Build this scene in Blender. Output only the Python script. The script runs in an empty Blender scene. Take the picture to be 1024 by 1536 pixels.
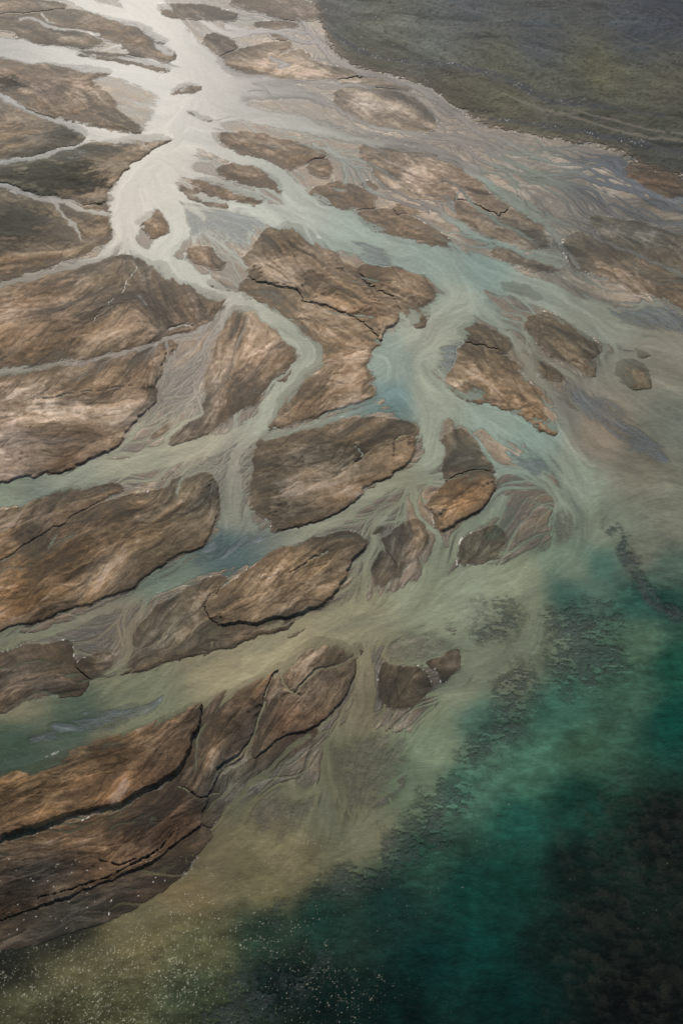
import bpy, math, random, time
import numpy as np
T0 = time.time()
HAZE = 0
S = 1.25                      # ground sample spacing, in pixels of the 1024 x 1536 survey
U0, U1, V0, V1 = -170.0, 1300.0, -150.0, 1640.0
CAM_H = 300.0
PITCH = math.radians(45)
TF = math.tan(math.radians(27.0))
R = math.radians

def ground_xy(u, v):
    """survey pixel -> metres on the ground plane"""
    a = (np.asarray(u, float) - 512) / 768 * TF
    b = (768 - np.asarray(v, float)) / 768 * TF
    dy = math.cos(PITCH) + b * math.sin(PITCH)
    dz = -math.sin(PITCH) + b * math.cos(PITCH)
    k = CAM_H / (-dz)
    return a * k, dy * k

us = np.arange(U0, U1, S); vs = np.arange(V0, V1, S)
NU, NV = len(us), len(vs)
U, V = np.meshgrid(us, vs)
X, Y = ground_xy(U, V)
X = X.astype(np.float32); Y = Y.astype(np.float32)
PX = (CAM_H / np.sin(np.arctan2(CAM_H, Y)) / 768 * TF).astype(np.float32)   # metres per pixel
FS = np.clip(0.42 / PX, 0.3, 1.3)                                            # how near things show

# ------------------------------------------------------------------ noise helpers
_tab = {}
def vnoise(x, y, seed=0):
    if seed not in _tab:
        _tab[seed] = np.random.RandomState(seed + 11).uniform(-1, 1, (257, 257)).astype(np.float32)
        _tab[seed][256, :] = _tab[seed][0, :]; _tab[seed][:, 256] = _tab[seed][:, 0]
    t = _tab[seed]
    xf = np.floor(x); yf = np.floor(y)
    fx = (x - xf).astype(np.float32); fy = (y - yf).astype(np.float32)
    xi = xf.astype(np.int64) & 255; yi = yf.astype(np.int64) & 255
    fx = fx * fx * (3 - 2 * fx); fy = fy * fy * (3 - 2 * fy)
    a = t[yi, xi]; b = t[yi, xi + 1]; c = t[yi + 1, xi]; d = t[yi + 1, xi + 1]
    return (a + (b - a) * fx) * (1 - fy) + (c + (d - c) * fx) * fy

def fbm(x, y, scale, octaves=4, seed=0, gain=0.5):
    s = np.zeros_like(x, dtype=np.float32); amp = 1.0; tot = 0; f = 1.0 / scale
    for o in range(octaves):
        s += amp * vnoise(x * f + 31.7 * o, y * f - 17.3 * o, seed + o)
        tot += amp * amp; amp *= gain; f *= 2.03
    return s / math.sqrt(tot) * 1.6

def sstep(a, b, x):
    t = np.clip((x - a) / (b - a), 0, 1)
    return t * t * (3 - 2 * t)

def norm(a):
    return (a - a.mean()) / (a.std() + 1e-6)

def catmull(pts, n=8):
    p = np.array(pts, float)
    if len(p) < 3: 
        t = np.linspace(0, 1, n * 2)[:, None]
        return p[0] * (1 - t) + p[-1] * t
    q = np.vstack([2 * p[0] - p[1], p, 2 * p[-1] - p[-2]])
    out = []
    for i in range(1, len(q) - 2):
        for t in np.linspace(0, 1, n, endpoint=False):
            a, b, c, d = q[i - 1], q[i], q[i + 1], q[i + 2]
            out.append(0.5 * (2 * b + (c - a) * t + (2 * a - 5 * b + 4 * c - d) * t * t + (3 * b - a - 3 * c + d) * t ** 3))
    out.append(p[-1])
    return np.array(out)

# domain warp: ragged natural edges
wn = 3.6 * np.clip(FS, .3, 1.2)
WU = U + wn * .38 * fbm(X, Y, 6.5, 3, 45) + wn * fbm(X, Y, 14, 3, 40) * .6 + wn * .20 * fbm(X, Y, 3, 4, 60, .65)
WV = V + (wn * .38 * fbm(X, Y, 6.5, 3, 55) + wn * fbm(X, Y, 14, 3, 50) * .6 + wn * .20 * fbm(X, Y, 3, 4, 70, .65)) * np.clip(FS, .35, 1)

def window(x0, x1, y0, y1, pad):
    i0 = max(0, int((x0 - pad - U0) / S)); i1 = min(NU, int((x1 + pad - U0) / S) + 2)
    j0 = max(0, int((y0 - pad - V0) / S)); j1 = min(NV, int((y1 + pad - V0) / S) + 2)
    return slice(j0, j1), slice(i0, i1)

def poly_sd(poly, pad=40, smooth=True):
    """signed distance (px, inside positive) to a closed polygon, with the outward normal"""
    p = np.array(poly, float)
    if smooth:
        q = np.vstack([p[-1:], p, p[:2]]); out = []
        for i in range(1, len(q) - 2):
            for t in (0, .33, .67):
                a, b, c, d = q[i - 1], q[i], q[i + 1], q[i + 2]
                out.append(0.5 * (2 * b + .8 * (c - a) * t + (1.6 * a - 4.4 * b + 3.6 * c - .8 * d) * t * t + (2.4 * b - .8 * a - 2.4 * c + .8 * d) * t ** 3))
        p = np.array(out)
    w = window(p[:, 0].min(), p[:, 0].max(), p[:, 1].min(), p[:, 1].max(), pad)
    x = WU[w].astype(np.float32); y = WV[w].astype(np.float32)
    best = np.full(x.shape, 1e9, np.float32); bx = np.zeros_like(best); by = np.zeros_like(best)
    ins = np.zeros(x.shape, bool)
    n = len(p)
    for i in range(n):
        ax, ay = p[i]; cx, cy = p[(i + 1) % n]
        ex, ey = cx - ax, cy - ay; L = ex * ex + ey * ey + 1e-9
        t = np.clip(((x - ax) * ex + (y - ay) * ey) / L, 0, 1)
        dx = x - ax - t * ex; dy = y - ay - t * ey
        d = dx * dx + dy * dy
        m = d < best
        best = np.where(m, d, best); bx = np.where(m, dx, bx); by = np.where(m, dy, by)
        if ay != cy:
            cr = ((ay > y) != (cy > y)) & (x < ex * (y - ay) / (cy - ay) + ax)
            ins ^= cr
    d = np.sqrt(best)
    sg = np.where(ins, 1, -1)
    nx = -sg * bx / (d + 1e-3); ny = -sg * by / (d + 1e-3)    # outward
    return w, d * sg, nx, ny

# ------------------------------------------------------------------ the survey
# channels: (u, v, width) ... , depth, silt tone 0 teal .. 1 milky
CHW = .88
CH = [
 ([(-170,30,40),(-60,50,34),(0,70,36),(60,80,34),(110,90,32),(160,99,34),(215,110,50),(260,125,66),(300,140,90)],.9,.8),
 ([(150,-150,60),(175,-60,60),(205,-10,70),(225,12,62),(250,42,50),(275,78,62),(300,112,90),(318,145,100)],.9,.8),
 ([(-170,-60,20),(60,-20,16),(140,10,22),(200,28,26),(240,50,24)],.5,.7),
 ([(300,120,100),(285,160,115),(262,205,100),(232,245,96),(208,285,84),(196,320,62),(190,345,40)],1.,.9),
 ([(240,250,50),(232,285,50),(255,310,40),(270,335,36),(262,360,36),(240,380,40),(250,400,38),(285,416,32),(320,436,30),(345,450,32),(384,461,26),(425,493,28),(456,517,36),(466,534,42),(453,553,42),(425,580,38),(406,605,34),(390,633,36),(350,656,34),(280,676,34),(200,696,38),(100,717,40),(0,740,44),(-100,762,48),(-170,780,50)],.9,.85),
 ([(196,320,40),(188,345,30),(200,368,22),(235,388,30)],.6,.8),
 ([(290,200,40),(318,218,22),(351,234,20),(392,246,22),(417,264,26),(433,284,34),(453,304,42),(490,326,46),(540,350,58),(590,372,58),(640,387,58),(690,400,52),(740,415,50),(800,436,48),(860,462,52),(920,492,60),(980,518,80),(1060,548,110),(1194,600,160)],1.,.7),
 ([(240,240,40),(275,255,16),(326,276,14),(377,294,16),(402,309,16),(450,320,20)],.6,.7),
 ([(235,270,40),(265,292,22),(326,300,16),(364,314,22),(415,327,30),(466,343,34),(504,360,36),(560,372,30)],.7,.7),
 ([(625,385,50),(675,408,60),(700,440,62),(682,470,72),(645,500,88),(610,530,96),(598,562,92),(625,592,84),(680,606,56),(740,625,56),(800,650,56),(848,690,60),(868,740,70),(868,800,76),(840,850,80),(770,880,86),(700,892,90),(620,915,84),(540,935,78),(460,958,78),(380,985,78),(300,1018,84),(200,1050,92),(100,1080,112),(0,1112,130),(-100,1140,140),(-170,1160,140)],1.3,.8),
 ([(590,545,50),(627,585,50),(641,620,42),(648,671,36),(634,705,34),(600,725,26),(545,750,22),(504,779,22),(440,805,22),(380,828,24),(300,852,28),(222,886,22),(143,924,18),(85,943,16),(34,958,16),(0,966,20),(-100,990,24),(-170,1000,24)],.7,.75),
 ([(560,612,14),(500,632,9),(440,643,9),(400,652,14)],.3,.6),
 ([(340,160,40),(390,175,30),(440,184,26),(500,200,18),(551,213,13),(602,218,12),(652,228,13),(693,246,15),(721,266,15),(754,292,16),(783,314,14),(818,339,10),(845,376,8),(865,400,8)],.5,.7),
 ([(320,130,60),(400,135,30),(460,142,16),(500,160,8),(560,190,7),(640,205,6),(700,212,6),(800,235,6)],.3,.6),
 ([(345,115,20),(450,124,7),(500,126,7),(560,130,6)],.2,.6),
 ([(425,18,5),(455,32,6),(462,48,7),(478,62,8),(490,82,9),(510,95,9),(540,108,9),(562,112,9),(614,127,10),(648,147,11),(682,171,10),(708,192,8),(760,212,7),(794,232,6),(828,243,5),(876,250,5)],.4,.55),
 ([(340,40,12),(380,48,6),(430,46,6),(460,50,6)],.3,.6),
 ([(300,30,10),(345,52,12),(400,45,8),(450,62,9),(478,62,8)],.35,.6),
 ([(920,243,10),(927,252,12),(948,272,14),(985,293,12),(1024,303,12),(1194,330,12)],.4,.4),
 ([(860,258,6),(900,275,8),(950,290,8),(1000,310,8),(1100,330,8)],.3,.4),
 ([(765,290,6),(828,328,7),(879,349,6),(930,373,6),(975,392,6),(1024,412,7),(1100,440,7)],.3,.5),
 ([(560,265,5),(585,282,7),(620,300,8),(655,318,9),(690,338,12),(730,358,10),(780,378,8),(840,400,8)],.35,.6),
 ([(500,225,6),(530,250,7),(545,275,6),(560,292,6),(600,306,6),(640,316,6)],.3,.5),
 ([(470,215,5),(505,228,8),(520,262,6),(515,275,5)],.3,.5),
 ([(-100,120,12),(-40,132,12),(0,142,12),(30,158,13),(60,171,14),(100,183,16),(130,194,20),(155,202,26),(190,206,20),(222,214,8)],.4,.7),
 ([(140,203,16),(110,216,12),(70,229,11),(30,239,11),(0,247,13),(-60,262,14),(-170,280,16)],.4,.6),
 ([(-60,262,5),(0,281,5),(35,291,6),(70,300,7),(110,310,9),(135,316,8),(162,322,7)],.3,.5),
 ([(80,303,5),(95,325,5),(118,342,6),(125,358,4)],.2,.6),
 ([(185,345,26),(172,368,16),(154,385,12),(120,395,8),(68,409,8),(0,426,9),(-60,442,9),(-170,465,10)],.3,.6),
 ([(345,460,16),(328,482,11),(290,497,8),(246,512,7),(171,529,7),(120,543,6),(51,556,7),(0,566,7),(-60,578,8),(-170,590,8)],.3,.6),
 ([(335,470,12),(328,493,8),(308,517,7),(308,541,5),(297,565,5),(294,585,5),(301,612,6),(273,636,6),(253,660,7)],.25,.6),
 ([(308,541,4),(285,555,4),(262,578,5),(248,590,4)],.2,.5),
 ([(250,515,5),(252,545,5),(245,575,5),(240,600,6),(215,630,6),(190,660,6)],.2,.4),
 ([(372,655,20),(352,690,18),(348,730,30),(352,770,52),(358,800,60),(345,822,36)],.6,.7),
 ([(330,672,8),(310,700,7),(275,715,6),(262,740,5)],.2,.4),
 ([(226,890,14),(212,917,12),(195,951,12),(191,979,11),(178,1010,10),(150,1035,14)],.3,.6),
 ([(620,735,16),(624,760,10),(634,780,9),(658,804,10),(656,825,14),(640,860,20)],.35,.6),
 ([(575,770,10),(559,790,12),(562,811,12),(552,839,13),(549,873,16),(545,905,16)],.35,.6),
 ([(750,755,30),(720,778,24),(690,800,20),(672,835,26),(640,870,30)],.5,.7),
 ([(545,960,30),(548,1000,34),(550,1050,34),(532,1090,32),(502,1130,32),(488,1180,40),(468,1230,56),(420,1278,70),(340,1318,90),(240,1370,110),(140,1425,130),(40,1485,150),(-100,1560,160)],.8,.6),
 ([(795,560,26),(800,520,12),(775,495,10),(745,480,18),(725,460,30)],.3,.6),
 ([(760,500,14),(785,540,18),(812,572,20),(838,600,24),(860,640,40),(885,690,60)],.4,.8),
 ([(745,495,8),(800,530,10),(850,560,12),(900,590,12),(960,640,20),(1010,690,30),(1100,760,40)],.4,.7),
 ([(905,520,14),(905,555,12),(930,590,14),(985,640,26),(1024,700,40)],.4,.7),
 ([(690,605,20),(700,640,5),(720,665,5),(745,700,6)],.2,.6),
 ([(640,1110,36),(662,1060,30),(700,1030,36),(760,1000,40),(790,960,28),(800,915,24)],.9,.7),
 ([(340,1222,10),(372,1180,8),(420,1140,8),(462,1105,10)],.2,.4),
 ([(330,1158,5),(372,1118,4),(388,1085,4),(396,1055,4)],.15,.2),
 ([(440,985,7),(420,1000,6),(425,1030,4),(450,1045,4)],.15,.5),
 ([(535,985,5),(500,1000,4),(470,1010,4),(440,1040,4)],.15,.5),
 ([(30,28,4),(46,26,5),(70,38,5),(105,44,4),(150,52,5)],.15,.5),
 ([(62,22,4),(72,32,4),(82,34,3)],.1,.5),
 ([(405,86,5),(420,92,6),(432,98,6),(420,100,4)],.2,.4),
 ([(682,300,5),(690,286,4),(700,300,5),(735,325,5),(775,348,5),(800,358,5)],.2,.6),
 ([(586,580,6),(560,600,10),(520,615,7),(480,628,5)],.2,.6),
]
# sandbars / banks: key, label, polygon, height m, (r,g,b) albedo bias, cliffiness, wetness
BR=(1,1,1); DK=(.55,.55,.56); GR=(.72,.78,.86); LT=(1.25,1.2,1.15); RD=(.95,.86,.78)
BARS = [
 ('brown sandbar with pale looping creeks, highest large bar at the upper left edge',[(-170,24),(0,26),(25,24),(64,22),(90,19),(127,21),(178,32),(223,42),(231,52),(249,61),(240,67),(260,81),(256,90),(229,85),(193,75),(186,64),(160,57),(148,56),(153,62),(132,70),(90,66),(46,62),(22,46),(0,44),(-170,36)],.8,BR,.6,'sandbar'),
 ('brown triangular sandbar under the bright upper left channel, ending in a sharp lower tip',[(-170,75),(-60,85),(0,91),(25,96),(76,101),(114,101),(140,103),(163,109),(140,117),(142,130),(163,150),(178,173),(198,187),(211,197),(180,194),(152,192),(114,180),(76,175),(43,162),(25,147),(0,137),(-60,120),(-170,100)],1.0,BR,.8,'sandbar'),
 ('small mottled brown sandbar wedged between two narrow left creeks',[(-170,125),(-60,140),(0,152),(25,164),(62,178),(90,186),(113,191),(127,200),(129,207),(118,213),(68,224),(30,232),(0,237),(-60,248),(-170,265)],.8,(.85,.83,.78),.8,'sandbar'),
 ('sandbar with a large dark green mossy patch beside the bend of the widest channel',[(-170,285),(-60,262),(0,252),(68,235),(130,221),(165,214),(200,206),(235,207),(252,211),(236,219),(212,236),(191,253),(171,273),(161,287),(158,309),(135,304),(103,297),(68,291),(30,284),(0,275),(-60,266),(-170,285)],1.3,BR,1,'sandbar'),
 ('dark streaked sandbar with a pale forked creek just below the mossy bar',[(-170,262),(-60,270),(0,286),(35,296),(75,304),(110,313),(158,313),(160,330),(165,340),(168,355),(155,365),(120,380),(70,396),(0,418),(-60,435),(-170,455)],1.0,(.85,.84,.8),.8,'sandbar'),
 ('broad streaked brown sandbar fanning out left of the narrow braided fork',[(-170,470),(-60,448),(0,432),(68,413),(120,401),(160,393),(205,387),(225,398),(239,399),(262,423),(308,440),(331,451),(318,469),(308,484),(246,506),(171,523),(103,537),(0,552),(-60,563),(-170,580)],1.3,BR,.7,'sandbar'),
 ('pale tan sandbar with long level streaks and a ragged black right bank',[(-170,592),(-60,580),(0,572),(51,562),(120,551),(171,539),(246,521),(262,524),(246,534),(243,558),(236,585),(242,598),(226,608),(202,630),(185,650),(171,672),(144,686),(85,706),(0,724),(-60,735),(-170,755)],1.7,LT,1,'sandbar'),
 ('wedge shaped sandbar inside the sharp left bend of the narrow channel',[(348,470),(372,468),(390,485),(408,500),(420,518),(437,530),(432,545),(402,571),(381,599),(360,612),(340,625),(308,649),(285,656),(263,664),(280,645),(305,622),(318,590),(320,560),(328,530),(338,500)],.9,BR,.6,'sandbar'),
 ('largest central sandbar, smooth tan with a dark crest along its upper edge',[(373,392),(386,370),(402,350),(430,338),(455,345),(480,362),(500,383),(513,400),(531,411),(559,435),(586,452),(600,472),(593,483),(579,489),(573,508),(562,500),(545,482),(520,473),(494,465),(465,455),(455,445),(450,436),(425,430),(400,426),(382,418),(374,405)],1.7,BR,1,'sandbar'),
 ('curved tan sandbar below the black inner crack, with a straight right bank on deep water',[(366,434),(376,423),(400,430),(425,435),(447,441),(452,451),(465,460),(494,470),(520,478),(543,487),(560,503),(569,514),(558,522),(552,551),(549,578),(557,599),(545,609),(494,623),(443,631),(410,637),(419,613),(425,592),(453,571),(477,544),(484,530),(470,508),(436,479),(408,459),(380,446)],1.3,BR,.9,'sandbar'),
 ('small brown sandbar with foam-lined left bank on the inside of the main bend',[(540,409),(559,403),(600,411),(631,420),(645,434),(652,446),(640,455),(640,470),(634,484),(624,483),(614,466),(586,447),(560,431)],1.1,(.95,.9,.85),.8,'sandbar'),
 ('dark square sandbar with a white foam left rim between two silty pools',[(396,652),(425,650),(460,643),(518,638),(579,636),(612,640),(621,655),(614,681),(603,701),(586,717),(560,727),(543,734),(535,748),(518,761),(487,779),(450,790),(415,799),(408,782),(390,765),(382,745),(382,720),(390,690)],1.4,(.88,.84,.8),1,'sandbar'),
 ('orange brown lens sandbar with a thick black lower bank over the lower main channel',[(318,930),(312,912),(325,895),(345,880),(384,850),(425,830),(477,813),(518,803),(542,810),(541,825),(527,845),(516,870),(499,896),(477,910),(443,921),(391,932),(340,940)],1.7,(1.15,1.02,.88),1,'sandbar'),
 ('low streaky mud bar along the upper bank of the lower main channel',[(184,1010),(200,985),(205,960),(225,930),(255,905),(300,882),(330,868),(318,890),(306,915),(322,944),(352,946),(395,938),(440,930),(430,940),(390,951),(350,966),(308,979),(253,990),(220,1002)],.7,(.9,.85,.8),.9,'mud bar'),
 ('dull brown mud bar at the left edge ending in a small foam-lined creek',[(-170,1000),(-60,990),(0,985),(50,975),(100,970),(108,985),(112,1005),(133,1022),(118,1038),(75,1040),(34,1050),(0,1067),(-60,1085),(-170,1110)],.7,(.85,.78,.72),.7,'mud bar'),
 ('little dark wet mud bar between two creek mouths at the lower left',[(114,998),(135,985),(168,978),(172,990),(163,1007),(140,1021),(122,1012)],.5,(.5,.46,.42),.6,'mud bar'),
 ('large dark brown sandbar rising under a straight black crack on the left side',[(-170,900),(-60,870),(0,854),(48,823),(96,793),(137,766),(165,757),(210,745),(250,740),(266,722),(284,716),(305,716),(322,724),(325,756),(320,787),(308,816),(291,827),(246,843),(222,858),(202,879),(164,896),(85,923),(51,931),(0,944),(-60,958),(-170,980)],1.3,(.92,.86,.78),1,'sandbar'),
 ('grey streaked mud bar above the straight black crack on the left side',[(-170,880),(-60,856),(0,840),(40,817),(90,787),(130,760),(158,743),(178,735),(150,730),(100,737),(60,755),(0,775),(-60,790),(-170,815)],.9,(.66,.63,.6),1,'mud bar'),
 ('pointed brown sandbar with a foam-lined lower edge right of the central bend',[(672,575),(680,560),(686,545),(690,525),(705,520),(730,527),(760,542),(773,557),(790,575),(804,592),(814,613),(820,633),(832,652),(811,644),(787,627),(766,613),(736,602),(708,597),(684,586)],1.2,(1.1,.98,.88),.7,'sandbar'),
 ('narrow forked brown sandbar parallel to the wide eastern channel',[(790,484),(805,473),(825,477),(850,488),(875,502),(893,520),(889,536),(876,534),(889,552),(893,566),(872,553),(845,538),(818,518),(800,500)],.9,(.92,.84,.78),.7,'sandbar'),
 ('small rough teardrop sandbar farthest right in the silty bay',[(920,551),(934,538),(958,541),(970,560),(971,575),(960,583),(945,582),(928,566)],.6,(.72,.65,.6),.6,'sandbar'),
 ('rounded copper brown sandbar with a thick black curved lower right bank',[(645,755),(660,740),(672,722),(690,712),(715,708),(730,705),(739,718),(735,745),(722,760),(700,773),(680,785),(664,796),(658,790),(655,775),(650,765)],1.5,(1.0,.85,.72),1,'sandbar'),
 ('grey brown mud bar just above the rounded copper sandbar',[(672,655),(690,645),(710,665),(735,690),(740,703),(715,704),(690,708),(668,718),(665,700),(668,675)],.35,(.6,.58,.56),.2,'mud bar'),
 ('small dark ribbed sandbar with a notched tail, left of the copper sandbar',[(576,804),(600,791),(624,780),(641,798),(643,815),(624,839),(603,852),(596,863),(593,845),(579,815)],.8,(.68,.64,.6),.8,'sandbar'),
 ('wet brown mud bar hanging beside the small dark ribbed sandbar',[(572,822),(585,832),(594,850),(593,864),(572,873),(559,866),(560,848)],.3,(.68,.62,.56),.3,'mud bar'),
 ('low ridged mud bar standing inside the curve of the main channel below the copper sandbar',[(688,842),(698,811),(718,798),(742,791),(756,811),(742,832),(715,846)],.35,(.65,.6,.56),.4,'mud bar'),
 ('small fan shaped mud bar with pale ribs right of the dividing creek',[(576,1000),(600,1003),(625,1002),(640,1022),(643,1040),(620,1055),(590,1062),(575,1045)],.5,(.75,.66,.58),.6,'mud bar'),
 ('small brown mud bar between the ribbed fan bar and the green sea',[(640,992),(665,985),(685,975),(690,995),(680,1012),(664,1024),(655,1005)],.45,(.65,.56,.48),.6,'mud bar'),
 ('wrinkled brown sandbar with forked pale creeks left of the dividing creek',[(400,1050),(412,1020),(430,1000),(445,982),(470,967),(505,963),(525,973),(535,1000),(527,1027),(518,1047),(501,1071),(480,1088),(443,1100),(408,1117),(384,1130),(392,1108),(397,1085)],1.4,(.84,.75,.68),1,'sandbar'),
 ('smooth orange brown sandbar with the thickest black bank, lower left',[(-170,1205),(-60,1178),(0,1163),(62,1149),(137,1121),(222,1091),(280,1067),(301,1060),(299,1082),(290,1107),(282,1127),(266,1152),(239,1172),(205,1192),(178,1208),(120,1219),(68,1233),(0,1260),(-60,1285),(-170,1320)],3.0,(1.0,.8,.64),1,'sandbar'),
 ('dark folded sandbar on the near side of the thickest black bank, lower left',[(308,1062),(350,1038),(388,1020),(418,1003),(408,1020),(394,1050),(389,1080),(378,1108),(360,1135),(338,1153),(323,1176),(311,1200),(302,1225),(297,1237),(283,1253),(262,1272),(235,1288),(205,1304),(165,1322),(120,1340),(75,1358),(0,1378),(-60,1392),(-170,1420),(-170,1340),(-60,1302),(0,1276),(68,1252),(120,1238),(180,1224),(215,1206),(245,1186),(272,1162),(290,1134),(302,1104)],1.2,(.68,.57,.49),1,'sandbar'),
 ('wet grey brown mud shelf sloping into the olive shallows at the bottom left',[(301,1243),(285,1262),(262,1280),(235,1296),(200,1312),(150,1334),(75,1364),(0,1385),(-60,1400),(-170,1428),(-170,1470),(-60,1442),(0,1424),(80,1402),(150,1381),(205,1355),(268,1312),(298,1278),(310,1255)],.4,(.5,.46,.42),.5,'mud shelf'),
 ('narrow grey brown mud bank under the black bank of the wrinkled sandbar',[(352,1162),(385,1138),(420,1122),(455,1106),(470,1100),(448,1124),(412,1148),(370,1175),(340,1205),(318,1232),(307,1236),(318,1205),(332,1180)],.4,(.66,.6,.56),.4,'mud bank'),
 ('smooth pale tan sandbar with a dark swept tail right of the upper confluence',[(331,89),(352,81),(392,72),(428,66),(433,70),(415,80),(412,90),(425,85),(445,78),(462,85),(475,97),(510,107),(560,118),(510,116),(458,117),(392,115),(352,109),(338,100)],.9,(1.05,.98,.92),.8,'sandbar'),
 ('tiny pale oval islet above the smooth pale swept sandbar',[(402,53),(415,51),(428,54),(433,58),(424,61),(411,60)],.4,(1.0,.95,.9),.5,'islet'),
 ('thin dark brown strip of sand at the top beside the central stream',[(240,10),(300,11),(330,17),(356,24),(345,29),(300,28),(250,22)],.5,(.62,.58,.55),.5,'sandbar'),
 ('low brown strip of sand at the very top edge left of the green plain',[(350,4),(420,-2),(470,10),(490,22),(450,28),(400,19)],.5,(.85,.8,.76),.5,'sandbar'),
 ('short brown sliver of sand under the topmost right strip',[(385,36),(420,31),(446,37),(432,43),(400,42)],.4,(.8,.75,.7),.5,'sandbar'),
 ('flat brown sandbar in the top left corner of the delta',[(-170,-5),(-60,0),(40,1),(80,6),(97,12),(60,17),(0,20),(-170,18)],.5,(.75,.7,.66),.5,'sandbar'),
 ('thin dark rippled mud strips between streams at the upper middle',[(305,55),(330,50),(350,62),(352,74),(330,86),(318,78)],.25,(.75,.7,.68),.3,'mud bar'),
 ('flat pale brown sand sheet with faint curls at the upper right of centre',[(505,140),(531,132),(579,136),(614,149),(640,172),(650,190),(614,192),(545,180),(518,164)],.4,(1.0,.92,.86),.2,'sand flat'),
 ('wide smooth pale sand sheet with a ragged dark lower edge, right of the upper braids',[(545,226),(590,222),(640,234),(680,250),(710,275),(735,300),(758,318),(768,348),(740,338),(700,310),(680,300),(650,296),(620,290),(595,282),(575,268),(560,248)],.6,(.95,.88,.8),.5,'sand flat'),
 ('brown hooked sandbar with pale upper creeks above the first wide bend',[(336,206),(364,204),(402,210),(440,222),(470,226),(486,232),(478,239),(445,245),(436,252),(410,241),(364,228),(347,220)],.8,(.82,.74,.68),.8,'sandbar'),
 ('small rounded brown sandbar at the end of the hooked sandbar',[(464,240),(490,238),(499,250),(492,264),(474,264),(462,252)],.6,(.85,.78,.72),.8,'sandbar'),
 ('oval brown sandbar with foam-lined lower edge above the main green channel',[(470,286),(494,277),(531,281),(556,296),(555,310),(525,312),(490,304),(475,296)],.8,(.82,.76,.7),.6,'sandbar'),
 ('leaf shaped tan sandbar with foam specks along the upper bank of the main green channel',[(542,322),(579,319),(614,333),(645,345),(668,362),(640,358),(614,353),(573,343)],.8,(.95,.85,.78),.6,'sandbar'),
 ('upper of two lens shaped sandbars splitting the streams left of the main green channel',[(331,251),(352,248),(392,261),(413,274),(417,286),(405,283),(387,278),(352,271),(334,262)],.7,(.9,.82,.76),.8,'sandbar'),
 ('lower of two lens shaped sandbars, with a white foamy left shoulder',[(294,270),(339,279),(369,292),(392,300),(372,303),(334,294),(308,286)],.6,(.85,.76,.7),.7,'sandbar'),
 ('tiny brown island alone in the widest left channel',[(222,318),(235,318),(250,335),(248,350),(233,358),(220,347),(207,335)],.9,(.95,.88,.82),.8,'islet'),
 ('small brown sandbar in slate water just left of the largest central sandbar',[(283,376),(300,370),(322,378),(337,395),(327,403),(303,397),(286,388)],.6,(.9,.84,.8),.6,'sandbar'),
 ('ragged brown sandbar below the pale sand sheet, crossed by a white creek',[(685,302),(700,296),(725,300),(756,318),(783,330),(806,345),(815,368),(790,370),(742,350),(700,328)],.6,(.78,.7,.64),.6,'sandbar'),
 ('dark copper sandbar with a foam-lined lower edge on the right margin',[(845,368),(870,358),(915,374),(960,392),(1000,412),(1060,434),(1194,470),(1194,500),(1060,468),(1016,453),(960,437),(934,425),(886,408),(860,394)],.9,(.72,.6,.52),.6,'sandbar'),
 ('dusky brown sandbar at the right margin above the dark copper sandbar',[(890,330),(940,336),(1000,352),(1060,372),(1194,420),(1194,450),(1060,418),(1010,402),(960,380),(915,358)],.4,(.95,.9,.85),.1,'sandbar'),
 ('dark smooth sandbar tucked under the green plain at the right margin',[(939,256),(952,251),(980,258),(1024,268),(1194,300),(1194,320),(1024,297),(995,292),(974,280),(957,269)],.9,(.6,.52,.46),.6,'sandbar'),
 ('dark lens shaped islet at the upper confluence beside the sun glint',[(255,141),(265,129),(285,124),(303,130),(291,138),(270,140)],.22,(.5,.5,.5),.4,'islet'),
 ('line of tiny dark islets crossing the bright confluence below the lens shaped islet',[(278,167),(292,166),(306,174),(320,181),(312,184),(292,175)],.4,(.5,.45,.42),.6,'islet'),
 ('very thin dark sand spit in the upper left channel under the looping creek bar',[(120,80),(160,83),(205,91),(252,104),(240,105),(200,95),(158,87)],.2,(.5,.5,.5),.4,'islet'),
 ('tiny brown islet in the braids right of the rounded hooked sandbar tip',[(540,275),(555,272),(567,279),(562,283),(545,280)],.4,(.7,.64,.58),.6,'islet'),
 ('flat brown islet under the ragged dark edge of the wide pale sand sheet',[(592,279),(610,272),(630,279),(656,285),(650,292),(620,291),(600,285)],.6,(.8,.72,.64),.8,'islet'),
 ('small dark islet between braids above the leaf shaped sandbar',[(586,314),(610,307),(627,317),(615,324),(595,321)],.4,(.62,.56,.5),.6,'islet'),
 ('short sliver islet above the rough teardrop sandbar in the bay',[(950,520),(965,523),(976,533),(962,535)],.3,(.6,.55,.5),.4,'islet'),
 ('pale rimmed wedge bar beside the ragged black right bank of the streaked sandbar',[(226,656),(245,640),(259,634),(256,644),(241,655)],.6,(.95,.86,.76),.8,'sandbar'),
 ('dark sliver islet lying in the sharp left bend of the narrow channel',[(413,569),(427,557),(438,553),(431,565),(419,572)],.35,(.35,.33,.32),.5,'islet'),
 ('black curled islet at the head of the creek left of the ribbed sandbar',[(555,793),(570,785),(579,786),(569,796),(559,797)],.4,(.35,.33,.32),.6,'islet'),
 ('small dark streak islet in the silty water above the wrinkled sandbar',[(428,954),(444,948),(460,943),(450,951),(436,957)],.3,(.4,.38,.36),.4,'islet'),
 ('small black islet at the mouth of the dividing creek',[(531,966),(542,962),(549,975),(543,984),(534,976)],.3,(.32,.32,.32),.5,'islet'),
 ('dark sliver islet above the fork of the narrow channel',[(308,420),(327,424),(343,433),(335,437),(318,429)],.35,(.35,.34,.34),.5,'islet'),
 ('short dark sliver islet in the stream left of the two lens shaped sandbars',[(272,284),(290,287),(338,305),(325,307),(295,298)],.25,(.45,.45,.46),.4,'islet'),
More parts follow.
